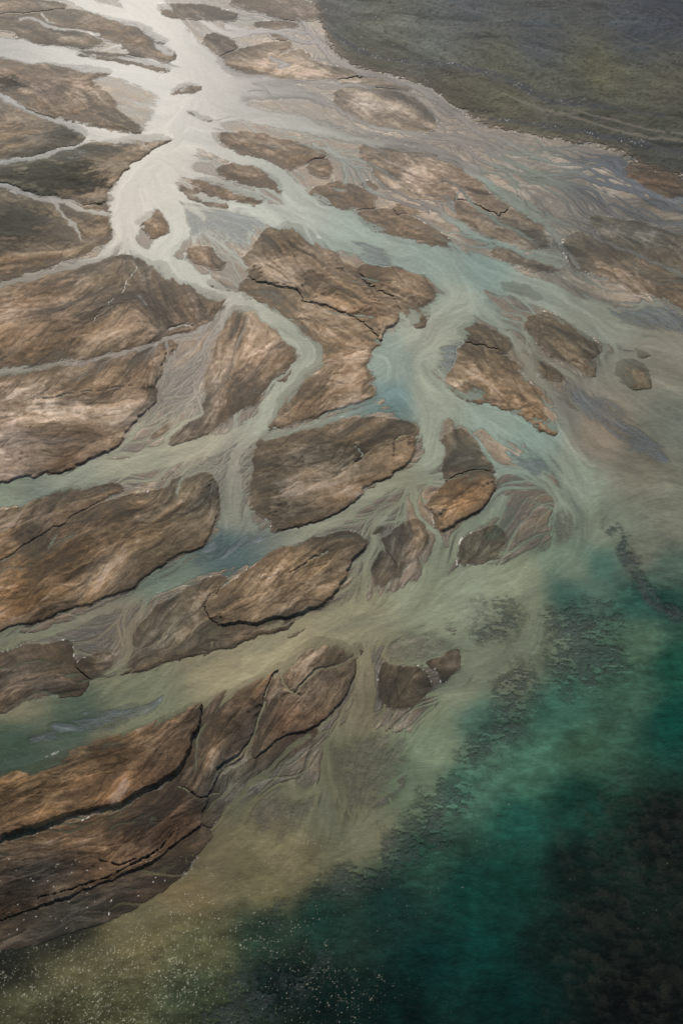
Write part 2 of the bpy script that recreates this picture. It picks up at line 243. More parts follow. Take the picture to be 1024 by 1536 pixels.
 ('pale brown sand strip between the swept sandbar and the braided edge of the plain',[(512,118),(560,112),(596,124),(612,131),(570,129),(530,126)],.4,(.95,.9,.86),.4,'sand flat'),
 ('thin sliver of brown sand in the upper edge of the eastern channel',[(745,377),(790,384),(836,402),(805,401),(765,392)],.4,(.72,.64,.58),.3,'sandbar'),
 ('low thin sandbar just under water level where the eastern channel divides',[(749,424),(787,428),(813,446),(794,446),(763,436)],.22,(.62,.58,.54),.2,'sandbar'),
 ('small rough mud bar touching the upper tip of the pointed sandbar',[(686,495),(715,488),(745,505),(758,525),(735,524),(700,512)],.35,(.6,.55,.5),.3,'mud bar'),
 ('dark ribbed mud bar between pale creeks right of the pointed brown sandbar',[(800,530),(820,545),(840,560),(838,572),(815,565),(795,545)],.25,(.5,.48,.46),.3,'mud bar'),
]
# patches under shallow water
PT = [
 ('slate grey flat under thin water left of the largest central sandbar',[(280,320),(330,314),(364,320),(392,334),(375,352),(362,366),(330,358),(300,350),(286,338)],'slate'),
 ('small blue grey shoal in the main green channel',[(535,366),(562,371),(590,386),(582,394),(552,388)],'slate'),
 ('slate shoal shaped like a feather in the upper right of the silty bay',[(913,466),(964,462),(1024,470),(1080,490),(1060,505),(975,494),(934,480)],'slate'),
 ('slate shoal streaked by pale silt beside the upper bay',[(845,572),(890,590),(940,625),(985,665),(990,690),(940,665),(890,635),(855,605)],'slate'),
 ('small slate shoal in the curve right of the copper sandbar',[(768,682),(800,676),(826,690),(828,708),(800,716),(785,700)],'slate'),
 ('faint grey oval shoal in the middle of the silty bay',[(832,785),(850,778),(860,793),(850,812),(838,808)],'mudpatch'),
 ('long narrow black weed bed trailing down the right side of the bay',[(915,790),(930,795),(941,826),(961,856),(989,892),(1024,914),(1080,950),(1070,965),(1024,934),(982,909),(958,888),(934,850),(924,812)],'weed'),
 ('broad mottled dark weed bed in the green sea below the bay',[(811,897),(860,890),(930,915),(950,970),(925,1027),(879,1052),(818,1030),(808,965)],'weed'),
 ('tattered dark weed bed reaching down left of the broad mottled one',[(742,1005),(790,995),(820,1040),(811,1075),(777,1110),(725,1150),(680,1170),(690,1120),(725,1075)],'weed'),
 ('curving dark weed bed bordering the yellow silt plume',[(700,1150),(720,1200),(690,1260),(620,1310),(540,1345),(430,1375),(378,1375),(443,1336),(532,1290),(585,1240),(610,1215),(640,1160)],'weed'),
 ('dark brown weed bed in deep water at the lower right corner',[(860,1180),(960,1140),(1194,1120),(1194,1640),(800,1640),(790,1500),(820,1330)],'deepweed'),
 ('black weed bed along the bottom edge under the glitter',[(330,1480),(420,1440),(500,1425),(470,1480),(400,1540),(300,1640),(200,1640)],'weed'),
 ('small dark weed bed right of the dividing creek',[(700,930),(725,915),(755,902),(776,920),(776,955),(750,968),(712,966)],'weed'),
 ('wet brown mudflat below the fan shaped mud bar',[(505,1125),(560,1110),(605,1110),(600,1150),(570,1195),(540,1225),(522,1215),(512,1170)],'mudpatch'),
 ('round brown mud shoal veined with pale silt in the yellow plume',[(375,1200),(410,1190),(450,1190),(468,1205),(440,1230),(400,1245),(372,1230)],'mudpatch'),
 ('dark wrinkled shoal between the dividing creek and the green sea',[(582,958),(610,946),(650,952),(690,965),(705,985),(680,985),(640,990),(610,982),(590,978)],'mudpatch'),
 ('deep teal pool in the elbow of the middle channel',[(0,0),(1,0),(0,1)],None),
 ('dark green shoal in the lower main channel near the left edge',[(30,1105),(110,1075),(200,1055),(240,1048),(200,1075),(120,1100),(60,1118)],'slate'),
 ('blue grey wedge shoal at the foot of the silty pool',[(290,842),(330,820),(390,806),(400,815),(340,835),(305,848)],'slate'),
 ('slate shoal left of the pointed brown sandbar',[(662,520),(688,505),(695,525),(682,550),(670,570),(662,550)],'slate'),
]
PT = [p for p in PT if p[2]]
VEG = [(395,-150),(420,-20),(470,5),(478,30),(488,55),(505,80),(530,98),(565,108),(600,115),(640,130),(668,152),(695,170),(740,190),(800,203),(850,211),(900,221),(935,231),(955,248),(1000,260),(1040,268),(1194,298),(1300,200),(1300,-260),(395,-260)]
VEGCR = [
 [(500,50,5),(545,79,5),(596,91,6),(682,99,8),(725,109,12),(777,126,14),(811,147,13),(852,156,10),(913,161,6),(1000,175,4)],
 [(690,175,4),(804,188,7),(913,205,10),(1024,229,10),(1194,262,10)],
 [(753,140,3),(811,164,4),(879,181,4),(948,202,4),(1024,212,4),(1194,240,4)],
 [(862,166,2.5),(913,178,3),(975,195,3),(1060,208,3)],
]
# crack lines (black ragged edges inside bars)
CRK = [
 [(401,424,3),(430,425,2)],[(268,1180,3),(300,1192,2),(330,1190,1.5)],
 [(530,700,2.5),(540,682,3),(532,668,2)],[(395,1048,3),(402,1030,2)],
 [(430,857,1.5),(455,848,2),(490,828,1.5)],[(150,1292,2),(180,1298,2.5),(205,1290,2)],
 [(60,1350,2),(110,1335,2),(160,1318,2.5),(200,1298,3),(240,1275,2.5),(270,1250,2)],
 [(585,690,2),(590,665,2),(600,655,1.5)],[(255,495,3),(275,488,3),(290,487,2)],
 [(50,600,1.2),(120,588,1.6),(200,580,1.4)],[(120,500,1.2),(150,470,1.5),(170,450,1.2)],
 [(180,440,1.5),(188,425,1.5),(205,398,1.5)],[(70,820,1.2),(90,800,1.2)],
]
# extra grain directions
FL = [
 [(-100,625),(200,600)],[(-100,680),(160,650)],[(-60,540),(240,420)],[(40,520),(160,400)],[(230,440),(210,400)],[(280,470),(240,410)],
 [(400,360),(580,470)],[(430,350),(560,440)],[(430,450),(550,500)],[(450,600),(540,540)],[(400,780),(600,660)],[(400,700),(560,650)],[(430,770),(600,700)],
 [(-100,920),(290,770)],[(0,880),(200,780)],[(-100,1240),(285,1080)],[(-50,1360),(290,1200)],[(200,1290),(340,1100)],[(395,1110),(520,980)],[(330,1130),(400,1020)],
 [(290,640),(420,520)],[(350,480),(345,600)],[(340,920),(530,820)],[(560,230),(760,300)],[(720,230),(1100,420)],[(760,230),(1000,300)],[(700,260),(1100,460)],
 [(480,60),(1194,180)],[(500,20),(1194,60)],[(500,-80),(1194,-40)],[(600,100),(1194,280)],[(0,190),(110,200)],[(0,260),(150,240)],[(30,130),(180,185)],
 [(0,330),(90,350)],[(-60,400),(150,360)],[(680,530),(820,640)],[(800,480),(890,545)],[(700,1100),(1000,1060)],[(600,1200),(1000,1160)],[(500,1320),(1000,1260)],[(600,1500),(1100,1450)],
 [(820,900),(940,890)],[(900,760),(1100,740)],[(900,700),(1100,720)],[(660,740),(735,720)],[(870,370),(1010,430)],[(200,1000),(400,900)],[(-60,1030),(120,1000)],
 [(-100,860),(150,750)],[(0,1400),(250,1320)],[(200,1500),(500,1400)],[(240,600),(300,540)],[(200,650),(280,600)],[(520,150),(640,175)],[(340,210),(480,235)],
]

# ------------------------------------------------------------------ flow grain
st = []
for pts, dep, si in CH:
    c = catmull([(p[0], p[1]) for p in pts], 6); d = np.gradient(c, axis=0); wgt = np.mean([p[2] for p in pts])
    for (x, y), (dx, dy) in zip(c[::2], d[::2]): st.append((x, y, dx, dy, 1.0))
for pts in FL + [[(p[0], p[1]) for p in q] for q in VEGCR]:
    c = catmull(pts, 10); d = np.gradient(c, axis=0)
    for (x, y), (dx, dy) in zip(c, d): st.append((x, y, dx, dy, 1.6))
st = np.array(st)
an = 2 * np.arctan2(st[:, 3], st[:, 2]); c2 = np.cos(an) * st[:, 4]; s2 = np.sin(an) * st[:, 4]
lu = np.arange(U0, U1 + 12, 10); lv = np.arange(V0, V1 + 12, 10)
LU, LV = np.meshgrid(lu, lv)
gc = np.zeros(LU.shape); gs = np.zeros(LU.shape)
for i in range(0, len(st), 200):
    dx = LU[..., None] - st[i:i + 200, 0]; dy = (LV[..., None] - st[i:i + 200, 1]) * 1.2
    w = 1.0 / (dx * dx + dy * dy + 150) ** 1.6
    gc += (w * c2[i:i + 200]).sum(-1); gs += (w * s2[i:i + 200]).sum(-1)

def upsample(a, du=10.0):
    x = (U - U0) / du; y = (V - V0) / du
    xi = np.clip(x.astype(int), 0, a.shape[1] - 2); yi = np.clip(y.astype(int), 0, a.shape[0] - 2)
    fx = (x - xi); fy = (y - yi)
    if a.ndim == 3: fx = fx[..., None]; fy = fy[..., None]
    return ((a[yi, xi] * (1 - fx) + a[yi, xi + 1] * fx) * (1 - fy) + (a[yi + 1, xi] * (1 - fx) + a[yi + 1, xi + 1] * fx) * fy).astype(np.float32)
m = np.hypot(gc, gs) + 1e-20
gc, gs = upsample(gc / m), upsample(gs / m)
ang = .5 * np.arctan2(gs, gc) + .24 * fbm(X, Y, 30, 3, 90) + .20 * fbm(X, Y, 9, 3, 95)
DX = np.cos(ang); DY = np.sin(ang)
flip = DX < 0; DX = np.where(flip, -DX, DX).astype(np.float32); DY = np.where(flip, -DY, DY).astype(np.float32)

def lic(src, n, step=1.0):
    acc = src.copy(); tot = 1.0
    J, I = np.meshgrid(np.arange(NV, dtype=np.float32), np.arange(NU, dtype=np.float32), indexing='ij')
    for sgn in (1, -1):
        x = I.copy(); y = J.copy(); px = DX * sgn; py = DY * sgn
        for k in range(n):
            x += px * step; y += py * step
            xi = np.clip(np.rint(x), 0, NU - 1).astype(np.int32); yi = np.clip(np.rint(y), 0, NV - 1).astype(np.int32)
            ddx = DX[yi, xi]; ddy = DY[yi, xi]
            s = np.where(ddx * px + ddy * py < 0, -1, 1).astype(np.float32)
            px = ddx * s; py = ddy * s
            w = .5 + .5 * math.cos(math.pi * (k + 1) / (n + 1))
            acc += w * src[yi, xi]; tot += w
    return norm(acc)

n1 = vnoise(X / .55, Y / .8, 3); L1 = lic(n1.astype(np.float32), 12, 1.0)
n2 = vnoise(X / 1.5, Y / 2.2, 4) + .5 * n1; L2 = lic(n2.astype(np.float32), 20, 1.6)
n3 = vnoise(X / 5., Y / 7.5, 5); L3 = lic(n3.astype(np.float32), 20, 3.2)
n4 = fbm(X, Y, 14., 2, 6); L4 = lic(n4.astype(np.float32), 24, 4.5)
N0 = fbm(X, Y, .8, 3, 230, .7)
N1 = fbm(X, Y, 2.2, 4, 200); N2 = fbm(X, Y, 16, 5, 210); N3 = fbm(X, Y, 60, 4, 220)
print('lic', round(time.time() - T0, 1))

# ------------------------------------------------------------------ colour control points (photo sRGB seen, turned to albedo)
def s2l(c):
    c = np.asarray(c, float) / 255
    return np.where(c < .04045, c / 12.92, ((c + .055) / 1.055) ** 2.4)
def field(cp, p=1.6, e=300):
    acc = np.zeros(LU.shape + (3,)); tot = np.zeros(LU.shape)
    for u, v, c in cp:
        w = 1 / ((LU - u) ** 2 + (LV - v) ** 2 + e) ** p
        acc += w[..., None] * s2l(c); tot += w
    return upsample(acc / tot[..., None])
SC = 1.25          # albedo / seen-linear ratio
WCP = [(-60,60,(112,116,108)),(200,120,(120,121,113)),(300,150,(122,122,113)),(230,250,(130,129,116)),(190,320,(136,133,118)),(260,370,(134,138,122)),(440,300,(128,136,122)),
 (540,350,(122,136,122)),(640,390,(124,140,126)),(720,412,(112,132,120)),(800,440,(122,132,116)),(900,480,(118,124,108)),(1000,540,(112,112,96)),
 (690,450,(132,142,124)),(640,500,(134,140,120)),(580,540,(112,126,112)),(595,600,(88,112,106)),(640,590,(128,136,116)),(740,630,(116,132,116)),(800,650,(112,130,116)),
 (860,720,(112,124,106)),(900,650,(118,112,94)),(960,700,(96,96,80)),(1010,640,(98,104,90)),(900,800,(98,108,90)),(1010,780,(96,100,84)),(960,830,(92,98,82)),(1000,860,(72,90,76)),(860,850,(96,112,92)),(780,880,(112,120,96)),
 (650,920,(114,122,98)),(700,900,(112,122,100)),(540,940,(118,118,92)),(440,965,(124,120,92)),(330,1000,(122,118,90)),(220,1040,(98,104,80)),(120,1090,(66,80,64)),(20,1060,(100,100,78)),(20,1110,(62,78,62)),(150,1120,(92,92,70)),
 (460,520,(126,132,112)),(400,620,(124,130,110)),(300,672,(126,126,102)),(200,690,(118,120,98)),(100,712,(110,116,96)),(0,740,(100,110,90)),(60,745,(88,98,84)),
 (350,690,(118,118,100)),(350,770,(104,108,92)),(340,820,(62,84,80)),(250,870,(84,98,82)),(600,720,(118,122,100)),(648,670,(122,130,110)),(500,780,(114,118,98)),(200,950,(112,106,86)),
 (545,1000,(108,106,82)),(550,1060,(100,98,76)),(500,1150,(92,94,72)),(480,1210,(102,104,80)),(540,1240,(100,102,78)),(430,1290,(106,102,74)),(400,1330,(94,92,64)),(320,1300,(94,88,64)),(280,1340,(98,90,62)),(200,1400,(90,84,56)),(120,1450,(78,74,50)),(20,1520,(64,62,42)),
 (100,1400,(40,40,32)),(0,1450,(36,36,28)),(300,1420,(78,78,52)),(300,1490,(56,64,44)),(160,1520,(70,70,46)),(400,1400,(40,58,44)),(420,1470,(14,30,26)),(500,1500,(8,26,22)),(480,1380,(26,54,44)),
 (640,1060,(98,108,84)),(690,1030,(104,112,90)),(650,1120,(98,112,88)),(620,1170,(84,98,76)),(700,1180,(62,96,77)),(760,1000,(96,104,84)),(795,930,(98,108,86)),(850,890,(58,86,74)),
 (720,1080,(64,92,76)),(840,1070,(56,94,76)),(870,1120,(56,84,64)),(960,960,(68,90,70)),(950,1040,(56,84,66)),(1000,900,(34,66,56)),(1010,1000,(26,70,54)),(1010,1080,(14,62,50)),(900,845,(66,96,82)),(960,900,(44,78,66)),
 (800,1150,(58,92,72)),(780,1240,(30,74,60)),(860,1200,(22,58,46)),(700,1340,(14,56,46)),(760,1330,(18,58,46)),(640,1300,(40,70,56)),(590,1360,(22,52,44)),(720,1420,(10,50,43)),(640,1440,(6,40,36)),(600,1510,(4,26,22)),(760,1500,(6,36,32)),
 (860,1300,(16,34,28)),(900,1380,(16,26,22)),(1000,1250,(14,22,19)),(960,1500,(10,15,13)),(820,1420,(14,34,28)),(1100,1400,(12,16,14)),(1100,1100,(12,44,38)),(1120,800,(84,92,78)),(1120,620,(80,90,78)),(50,420,(106,102,88)),(0,150,(100,102,96)),(0,245,(110,112,106)),
 (550,110,(128,126,116)),(700,200,(120,118,108)),(760,300,(112,122,108)),(940,270,(86,92,92)),(620,300,(112,108,98)),(900,360,(102,102,94)),(400,50,(120,118,112)),(300,545,(112,104,90)),(180,560,(98,88,74)),(860,600,(110,110,96)),(790,560,(116,116,98))]
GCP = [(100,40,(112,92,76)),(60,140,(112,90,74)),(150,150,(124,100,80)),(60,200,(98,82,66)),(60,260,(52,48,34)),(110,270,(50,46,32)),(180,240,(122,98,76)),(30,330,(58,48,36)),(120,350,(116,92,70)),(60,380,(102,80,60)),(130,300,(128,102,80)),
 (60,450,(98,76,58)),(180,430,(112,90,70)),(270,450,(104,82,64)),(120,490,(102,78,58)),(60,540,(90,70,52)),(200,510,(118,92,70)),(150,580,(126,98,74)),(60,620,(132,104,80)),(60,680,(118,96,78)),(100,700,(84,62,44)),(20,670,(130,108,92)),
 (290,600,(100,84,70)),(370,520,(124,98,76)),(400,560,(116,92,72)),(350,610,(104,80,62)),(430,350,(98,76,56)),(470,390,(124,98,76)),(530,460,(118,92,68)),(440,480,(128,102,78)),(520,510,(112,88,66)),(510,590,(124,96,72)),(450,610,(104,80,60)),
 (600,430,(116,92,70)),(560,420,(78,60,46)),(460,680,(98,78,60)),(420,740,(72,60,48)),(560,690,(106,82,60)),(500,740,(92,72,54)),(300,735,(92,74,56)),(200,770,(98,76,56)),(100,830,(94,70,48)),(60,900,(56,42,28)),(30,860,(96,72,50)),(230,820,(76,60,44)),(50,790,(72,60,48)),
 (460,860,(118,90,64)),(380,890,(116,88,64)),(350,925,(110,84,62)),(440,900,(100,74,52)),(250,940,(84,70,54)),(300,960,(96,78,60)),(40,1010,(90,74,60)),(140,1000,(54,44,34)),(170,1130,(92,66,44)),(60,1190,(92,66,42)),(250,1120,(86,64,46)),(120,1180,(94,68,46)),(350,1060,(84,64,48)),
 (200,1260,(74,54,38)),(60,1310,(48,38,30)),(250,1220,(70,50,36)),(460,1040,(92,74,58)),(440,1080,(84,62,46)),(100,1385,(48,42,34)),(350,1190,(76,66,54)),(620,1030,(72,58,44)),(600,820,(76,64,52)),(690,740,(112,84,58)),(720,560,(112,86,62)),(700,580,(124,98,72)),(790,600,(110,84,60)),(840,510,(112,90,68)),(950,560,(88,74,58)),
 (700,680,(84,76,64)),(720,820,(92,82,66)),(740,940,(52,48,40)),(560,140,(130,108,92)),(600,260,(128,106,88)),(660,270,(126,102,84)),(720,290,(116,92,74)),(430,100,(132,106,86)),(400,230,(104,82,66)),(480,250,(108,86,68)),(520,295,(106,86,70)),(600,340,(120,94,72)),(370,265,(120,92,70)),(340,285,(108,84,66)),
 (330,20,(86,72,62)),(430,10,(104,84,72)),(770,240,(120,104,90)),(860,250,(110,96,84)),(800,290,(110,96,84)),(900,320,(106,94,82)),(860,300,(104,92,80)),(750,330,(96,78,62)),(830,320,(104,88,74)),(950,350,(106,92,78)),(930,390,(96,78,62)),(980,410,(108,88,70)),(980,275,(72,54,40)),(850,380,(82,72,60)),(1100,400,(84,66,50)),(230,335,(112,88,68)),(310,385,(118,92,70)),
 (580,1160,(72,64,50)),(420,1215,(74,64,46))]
WC = field(WCP, 2.0, 260)
_l = WC.mean(-1, keepdims=True)
WC = WC * (1 + .45 * sstep(.02, .11, _l)) * SC * np.array([.75, .79, .835]) * (1 + (np.array([1.12, .985, .98]) - 1) * sstep(.02, .11, _l))
GC = field(GCP, 1.5, 200) * SC

# ------------------------------------------------------------------ elevation
SKY_H = np.zeros_like(X)
# mudflat with braided lows, dropping into the sea
sea = [(-170,1475),(0,1445),(120,1400),(210,1362),(290,1300),(340,1235),(400,1205),(470,1190),(520,1240),(590,1200),(620,1110),(660,1035),(700,1010),(700,960),(712,905),(770,885),(850,870),(900,790),(900,700),(860,640),(880,570),(960,520),(1040,470),(1194,500),(1300,700),(1300,1800),(-300,1800)]
h = .075 + .5 * (.035 * L3 + .030 * L2 + .010 * L1 + .05 * N2 + .06 * L4 + .012 * N1)
h = h.astype(np.float32)
silt = np.full(h.shape, .6, np.float32)
w, d, _, _ = poly_sd(sea, 4000)
sd_sea = np.full(h.shape, -999, np.float32); sd_sea[w] = d
sm = sstep(-25, 45, sd_sea + 9 * N2)
h = h * (1 - sm) - sm * (.9 + .02 * np.clip(sd_sea, 0, 400) * .5)
# channels
chm = np.zeros_like(h)
for pts, dep, si in CH:
    c = catmull(pts, 7); c[:, 2] *= CHW
    w = window(c[:, 0].min(), c[:, 0].max(), c[:, 1].min(), c[:, 1].max(), c[:, 2].max() + 12)
    x = WU[w]; y = WV[w]
    best = np.full(x.shape, 9e9, np.float32)
    for i in range(len(c) - 1):
        ax, ay, aw = c[i]; bx, by, bw = c[i + 1]
        pad = max(aw, bw) * .9 + 14
        ia = max(0, int((min(ax, bx) - pad - us[w[1]][0]) / S)); ib = int((max(ax, bx) + pad - us[w[1]][0]) / S) + 2
        ja = max(0, int((min(ay, by) - pad - vs[w[0]][0]) / S)); jb = int((max(ay, by) + pad - vs[w[0]][0]) / S) + 2
        if ib <= 0 or jb <= 0: continue
        sx = x[ja:jb, ia:ib]; sy = y[ja:jb, ia:ib]
        if sx.size == 0: continue
        ex, ey = bx - ax, by - ay; L = ex * ex + ey * ey + 1e-9
        t = np.clip(((sx - ax) * ex + (sy - ay) * ey) / L, 0, 1)
        dd = np.hypot(sx - ax - t * ex, sy - ay - t * ey)
        q = dd / (.5 * (aw + (bw - aw) * t))             # 1 at the edge
        best[ja:jb, ia:ib] = np.minimum(best[ja:jb, ia:ib], q)
    soft = .20 if dep > .45 else .4
    mm = 1 - sstep(1 - soft, 1 + soft, best + .10 * L2[w])
    bed = -dep * (1 - .6 * np.clip(best, 0, 1) ** 2) * np.clip(.75 + .15 * L3[w], .3, 1.3)
    h[w] = np.minimum(h[w], h[w] * (1 - mm) + bed * mm)
    chm[w] = np.maximum(chm[w], mm)
print('channels', round(time.time() - T0, 1))

# thread-like creeks and creases that follow the grain of the flats
def threads(n, seed, region, wmin, wmax, lmin, lmax, bias=.3, meander=.35):
    rg = np.random.RandomState(seed); F = np.zeros_like(h)
    jj, ii = np.nonzero(region); pick = rg.randint(0, len(jj), n)
    x = ii[pick].astype(float); y = jj[pick].astype(float)
    k = np.clip(FS[jj[pick], ii[pick]], .35, 1.1)
    ln = rg.uniform(lmin, lmax, n) * k; wd = rg.uniform(wmin, wmax, n) * k
    off = rg.uniform(-bias, bias, n); ph = rg.uniform(0, 6.28, n); fr = rg.uniform(.03, .10, n) / k
    sg = rg.choice([-1, 1], n); am = rg.uniform(.3, 1, n) * meander
    for t in range(int(lmax / .7)):
        act = t * .7 < ln
        if not act.any(): break
        xi = np.clip(np.rint(x).astype(int), 0, NU - 1); yi = np.clip(np.rint(y).astype(int), 0, NV - 1)
        a = np.arctan2(DY[yi, xi], DX[yi, xi]) + off + am * np.sin(ph + fr * t) + .25 * am * np.sin(2.7 * ph + 3.1 * fr * t)
        x = x + sg * np.cos(a) * .7; y = y + sg * np.sin(a) * .7
        tap = np.sin(np.pi * np.clip((t * .7 + 2) / (ln + 4), 0, 1)) ** .5
        ok = act & (x > 3) & (x < NU - 4) & (y > 3) & (y < NV - 4)
        X0 = x[ok]; Y0 = y[ok]; w0 = (wd * (.5 + .5 * tap))[ok]; tp = tap[ok]
        bx = np.rint(X0).astype(int); by = np.rint(Y0).astype(int)
        for oy in (-2, -1, 0, 1, 2):
            for ox in (-2, -1, 0, 1, 2):
                q = np.hypot(bx + ox - X0, (by + oy - Y0)) / np.maximum(w0, .55)
                v = (np.clip(1.35 - q * .8, 0, 1) * tp).astype(np.float32)
                np.maximum.at(F, (by + oy, bx + ox), v)
    return F
inland = (sd_sea < -5) & (U > -160) & (U < 1180)
CHV = None
VEIN = np.maximum(threads(1700, 5, inland & (chm < .5), .5, 1.2, 30, 240, .4), threads(420, 15, inland & (chm < .6), 1.2, 2.4, 60, 300, .28))
CREASE = threads(2600, 6, inland, .5, 1.0, 10, 90, .35, .5)
VEIN *= (1 - sm)
DARKS = threads(420, 8, (U > -160) & (sd_sea < 60), .7, 2.0, 8, 60, .25, .2)

# vegetated plain
w, d, nx, ny = poly_sd(VEG, 60)
veg = np.full(h.shape, -99, np.float32); veg[w] = d
veg = veg + np.clip(veg + 20, 0, 20) / 20 * 5 * FS * (N1 + L2) * .5
vm = sstep(-1.5, 1.5, veg)
hv = .2 + .05 * L3 + .1 * N2 + .08 * N1 + .06 * N0
vcr = np.zeros_like(h); vpale = np.zeros_like(h)
for qi, q in enumerate(VEGCR):
    c = catmull(q, 8); w = window(c[:, 0].min(), c[:, 0].max(), c[:, 1].min(), c[:, 1].max(), 20)
    x = U[w] + 3 * N2[w]; y = V[w] + 1.5 * N2[w]; best = np.full(x.shape, 9e9)
    for i in range(len(c) - 1):
        ax, ay, aw = c[i]; bx, by, bw = c[i + 1]; ex, ey = bx - ax, by - ay; L = ex * ex + ey * ey + 1e-9
        t = np.clip(((x - ax) * ex + (y - ay) * ey) / L, 0, 1)
        best = np.minimum(best, np.hypot(x - ax - t * ex, y - ay - t * ey) / (.5 * (aw + (bw - aw) * t)))
    tgt = vcr if qi < 2 else vpale
    tgt[w] = np.maximum(tgt[w], 1 - sstep(.6, 1.3, best + .25 * L2[w]))
hv = hv * (1 - vcr) + .12 * vcr
hv = hv.astype(np.float32)

SUNAZ = R(-12)     # compass of the sun from straight ahead, west is negative
# sandbars
bar_id = np.zeros(h.shape, np.int32); bar_sd = np.full(h.shape, -99, np.float32)
edge = np.full(h.shape, 99, np.float32); wet = np.zeros_like(h)
bias = np.ones(h.shape + (3,), np.float32); barm = np.zeros_like(h); cmix = np.zeros_like(h); cliffm = np.zeros_like(h)
base_h = h.copy()
def terrace(t, k):
    q = t * k; f = q - np.floor(q)
    return np.where(f < .86, f / .86, (1 - f) / .14) - .5
TR = terrace(.9 * N2 + .7 * L4 + .35 * L3 + .12 * N1 + .05 * L2, .85).astype(np.float32)
relief = (.03 * L4 + .025 * L3 + .014 * L2 + .006 * L1 + .05 * N2 + .022 * N1 + .010 * N0 + .045 * TR)
for k, (lab, poly, H, bc, cl, cat) in enumerate(BARS):
    w, d, nx, ny = poly_sd(poly, 30)
    fs = np.clip(FS[w], .35, 1.1)
    dd = d
    face = np.clip((nx * .6 + ny * .8), -1, 1)                     # banks cut by the stream on the outer side
    c = np.clip(sstep(.05, .5, face + .42 * N2[w] + .15 * N1[w] + (.16 if cl >= 1 else -.08)) * cl, 0, 1); H = H * .7; ext = min(1, max(0, (max(p[0] for p in poly) - min(p[0] for p in poly) - 30) / 90)); dd = d + np.where(d > -12, (2 + 5 * (1 - c)) * fs * ext, 0)
    big = 1.0 if cl >= 1 else .7
    tall = H * big
    P = sstep(0, 2.2, dd) * c + sstep(-1, 36 * fs, dd + 3 * L2[w] + 3 * N1[w]) * (1 - c)
    top = tall * (c + .42 * (1 - c)) * (.8 + .12 * N2[w]) * (.8 * P + .2 * P * sstep(0, 12, dd)) + relief[w] * np.clip(H, .3, 1) * sstep(0, 8, dd)
    top = top - .05 * CREASE[w] - (.07 * VEIN[w] if H < 1.2 else 0)
    top = np.where(c > .3, np.maximum(top, .05 * c), np.maximum(base_h[w], -.12) * (1 - P) + (top + .03) * P)
    cw = (1 + 46 * (1 - c) * fs)
    cm = sstep(-.8, 1.0, dd) * np.clip(sstep(-1.2, 2.6, dd / cw * 2 - 1 + .45 * L2[w] + .4 * N1[w] + .3 * N2[w]) + .05, 0, 1)
    cmix[w] = np.maximum(cmix[w], cm); cliffm[w] = np.where(dd > -6, np.maximum(cliffm[w], c), cliffm[w])
    m = sstep(-1.2, .4, dd)
    keep = dd > bar_sd[w]
    h[w] = np.where(keep & (dd > -1.2), base_h[w] * (1 - m) + top * m, h[w])
    bar_id[w] = np.where(keep & (dd > -1.0), k + 1, bar_id[w])
    bias[w] = np.where((keep & (dd > -1.5))[..., None], np.array(bc, np.float32), bias[w])
    bar_sd[w] = np.where(keep, dd, bar_sd[w])
barm = sstep(-.8, 1.0, bar_sd)
# small creeks cut over the bars
for pts, dep, si in CH:
    if dep > .32: continue
    c = catmull(pts, 8); w = window(c[:, 0].min(), c[:, 0].max(), c[:, 1].min(), c[:, 1].max(), 16)
    x = WU[w]; y = WV[w]; best = np.full(x.shape, 9e9)
    for i in range(len(c) - 1):
        ax, ay, aw = c[i]; bx, by, bw = c[i + 1]; ex, ey = bx - ax, by - ay; L = ex * ex + ey * ey + 1e-9
        t = np.clip(((x - ax) * ex + (y - ay) * ey) / L, 0, 1)
        best = np.minimum(best, np.hypot(x - ax - t * ex, y - ay - t * ey) / (.5 * (aw + (bw - aw) * t)))
    mm = 1 - sstep(.6, 1.3, best)
    h[w] = h[w] * (1 - mm) + np.minimum(h[w], -.10) * mm
RILL = threads(210, 25, (bar_sd > 2) & (sd_sea < -5), .7, 1.5, 50, 260, .22, .45)
RILL *= sstep(-.6, .2, N3 + .5 * N2 + .1) * (h < 1.1)
h = (h - .14 * RILL).astype(np.float32)
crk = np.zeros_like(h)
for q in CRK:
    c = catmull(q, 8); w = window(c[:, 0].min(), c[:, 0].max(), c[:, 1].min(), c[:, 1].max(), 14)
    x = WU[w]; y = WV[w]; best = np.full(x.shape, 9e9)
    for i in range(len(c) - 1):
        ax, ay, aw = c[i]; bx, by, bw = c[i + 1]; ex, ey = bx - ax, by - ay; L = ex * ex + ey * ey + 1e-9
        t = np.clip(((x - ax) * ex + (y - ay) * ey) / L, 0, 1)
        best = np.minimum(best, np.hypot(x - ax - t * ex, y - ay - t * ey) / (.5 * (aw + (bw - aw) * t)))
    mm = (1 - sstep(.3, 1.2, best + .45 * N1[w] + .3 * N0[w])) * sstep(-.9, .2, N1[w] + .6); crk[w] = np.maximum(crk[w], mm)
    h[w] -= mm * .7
mudz = (1 - barm) * (1 - chm) * (1 - sm)
h -= (.23 * VEIN + .03 * CREASE) * mudz
h += np.where((bar_id == 0) & (chm > .4), 1, 0) * DARKS * (.06 - h) * .9 * sstep(-1.2, -.2, h)
hpre = h.copy()
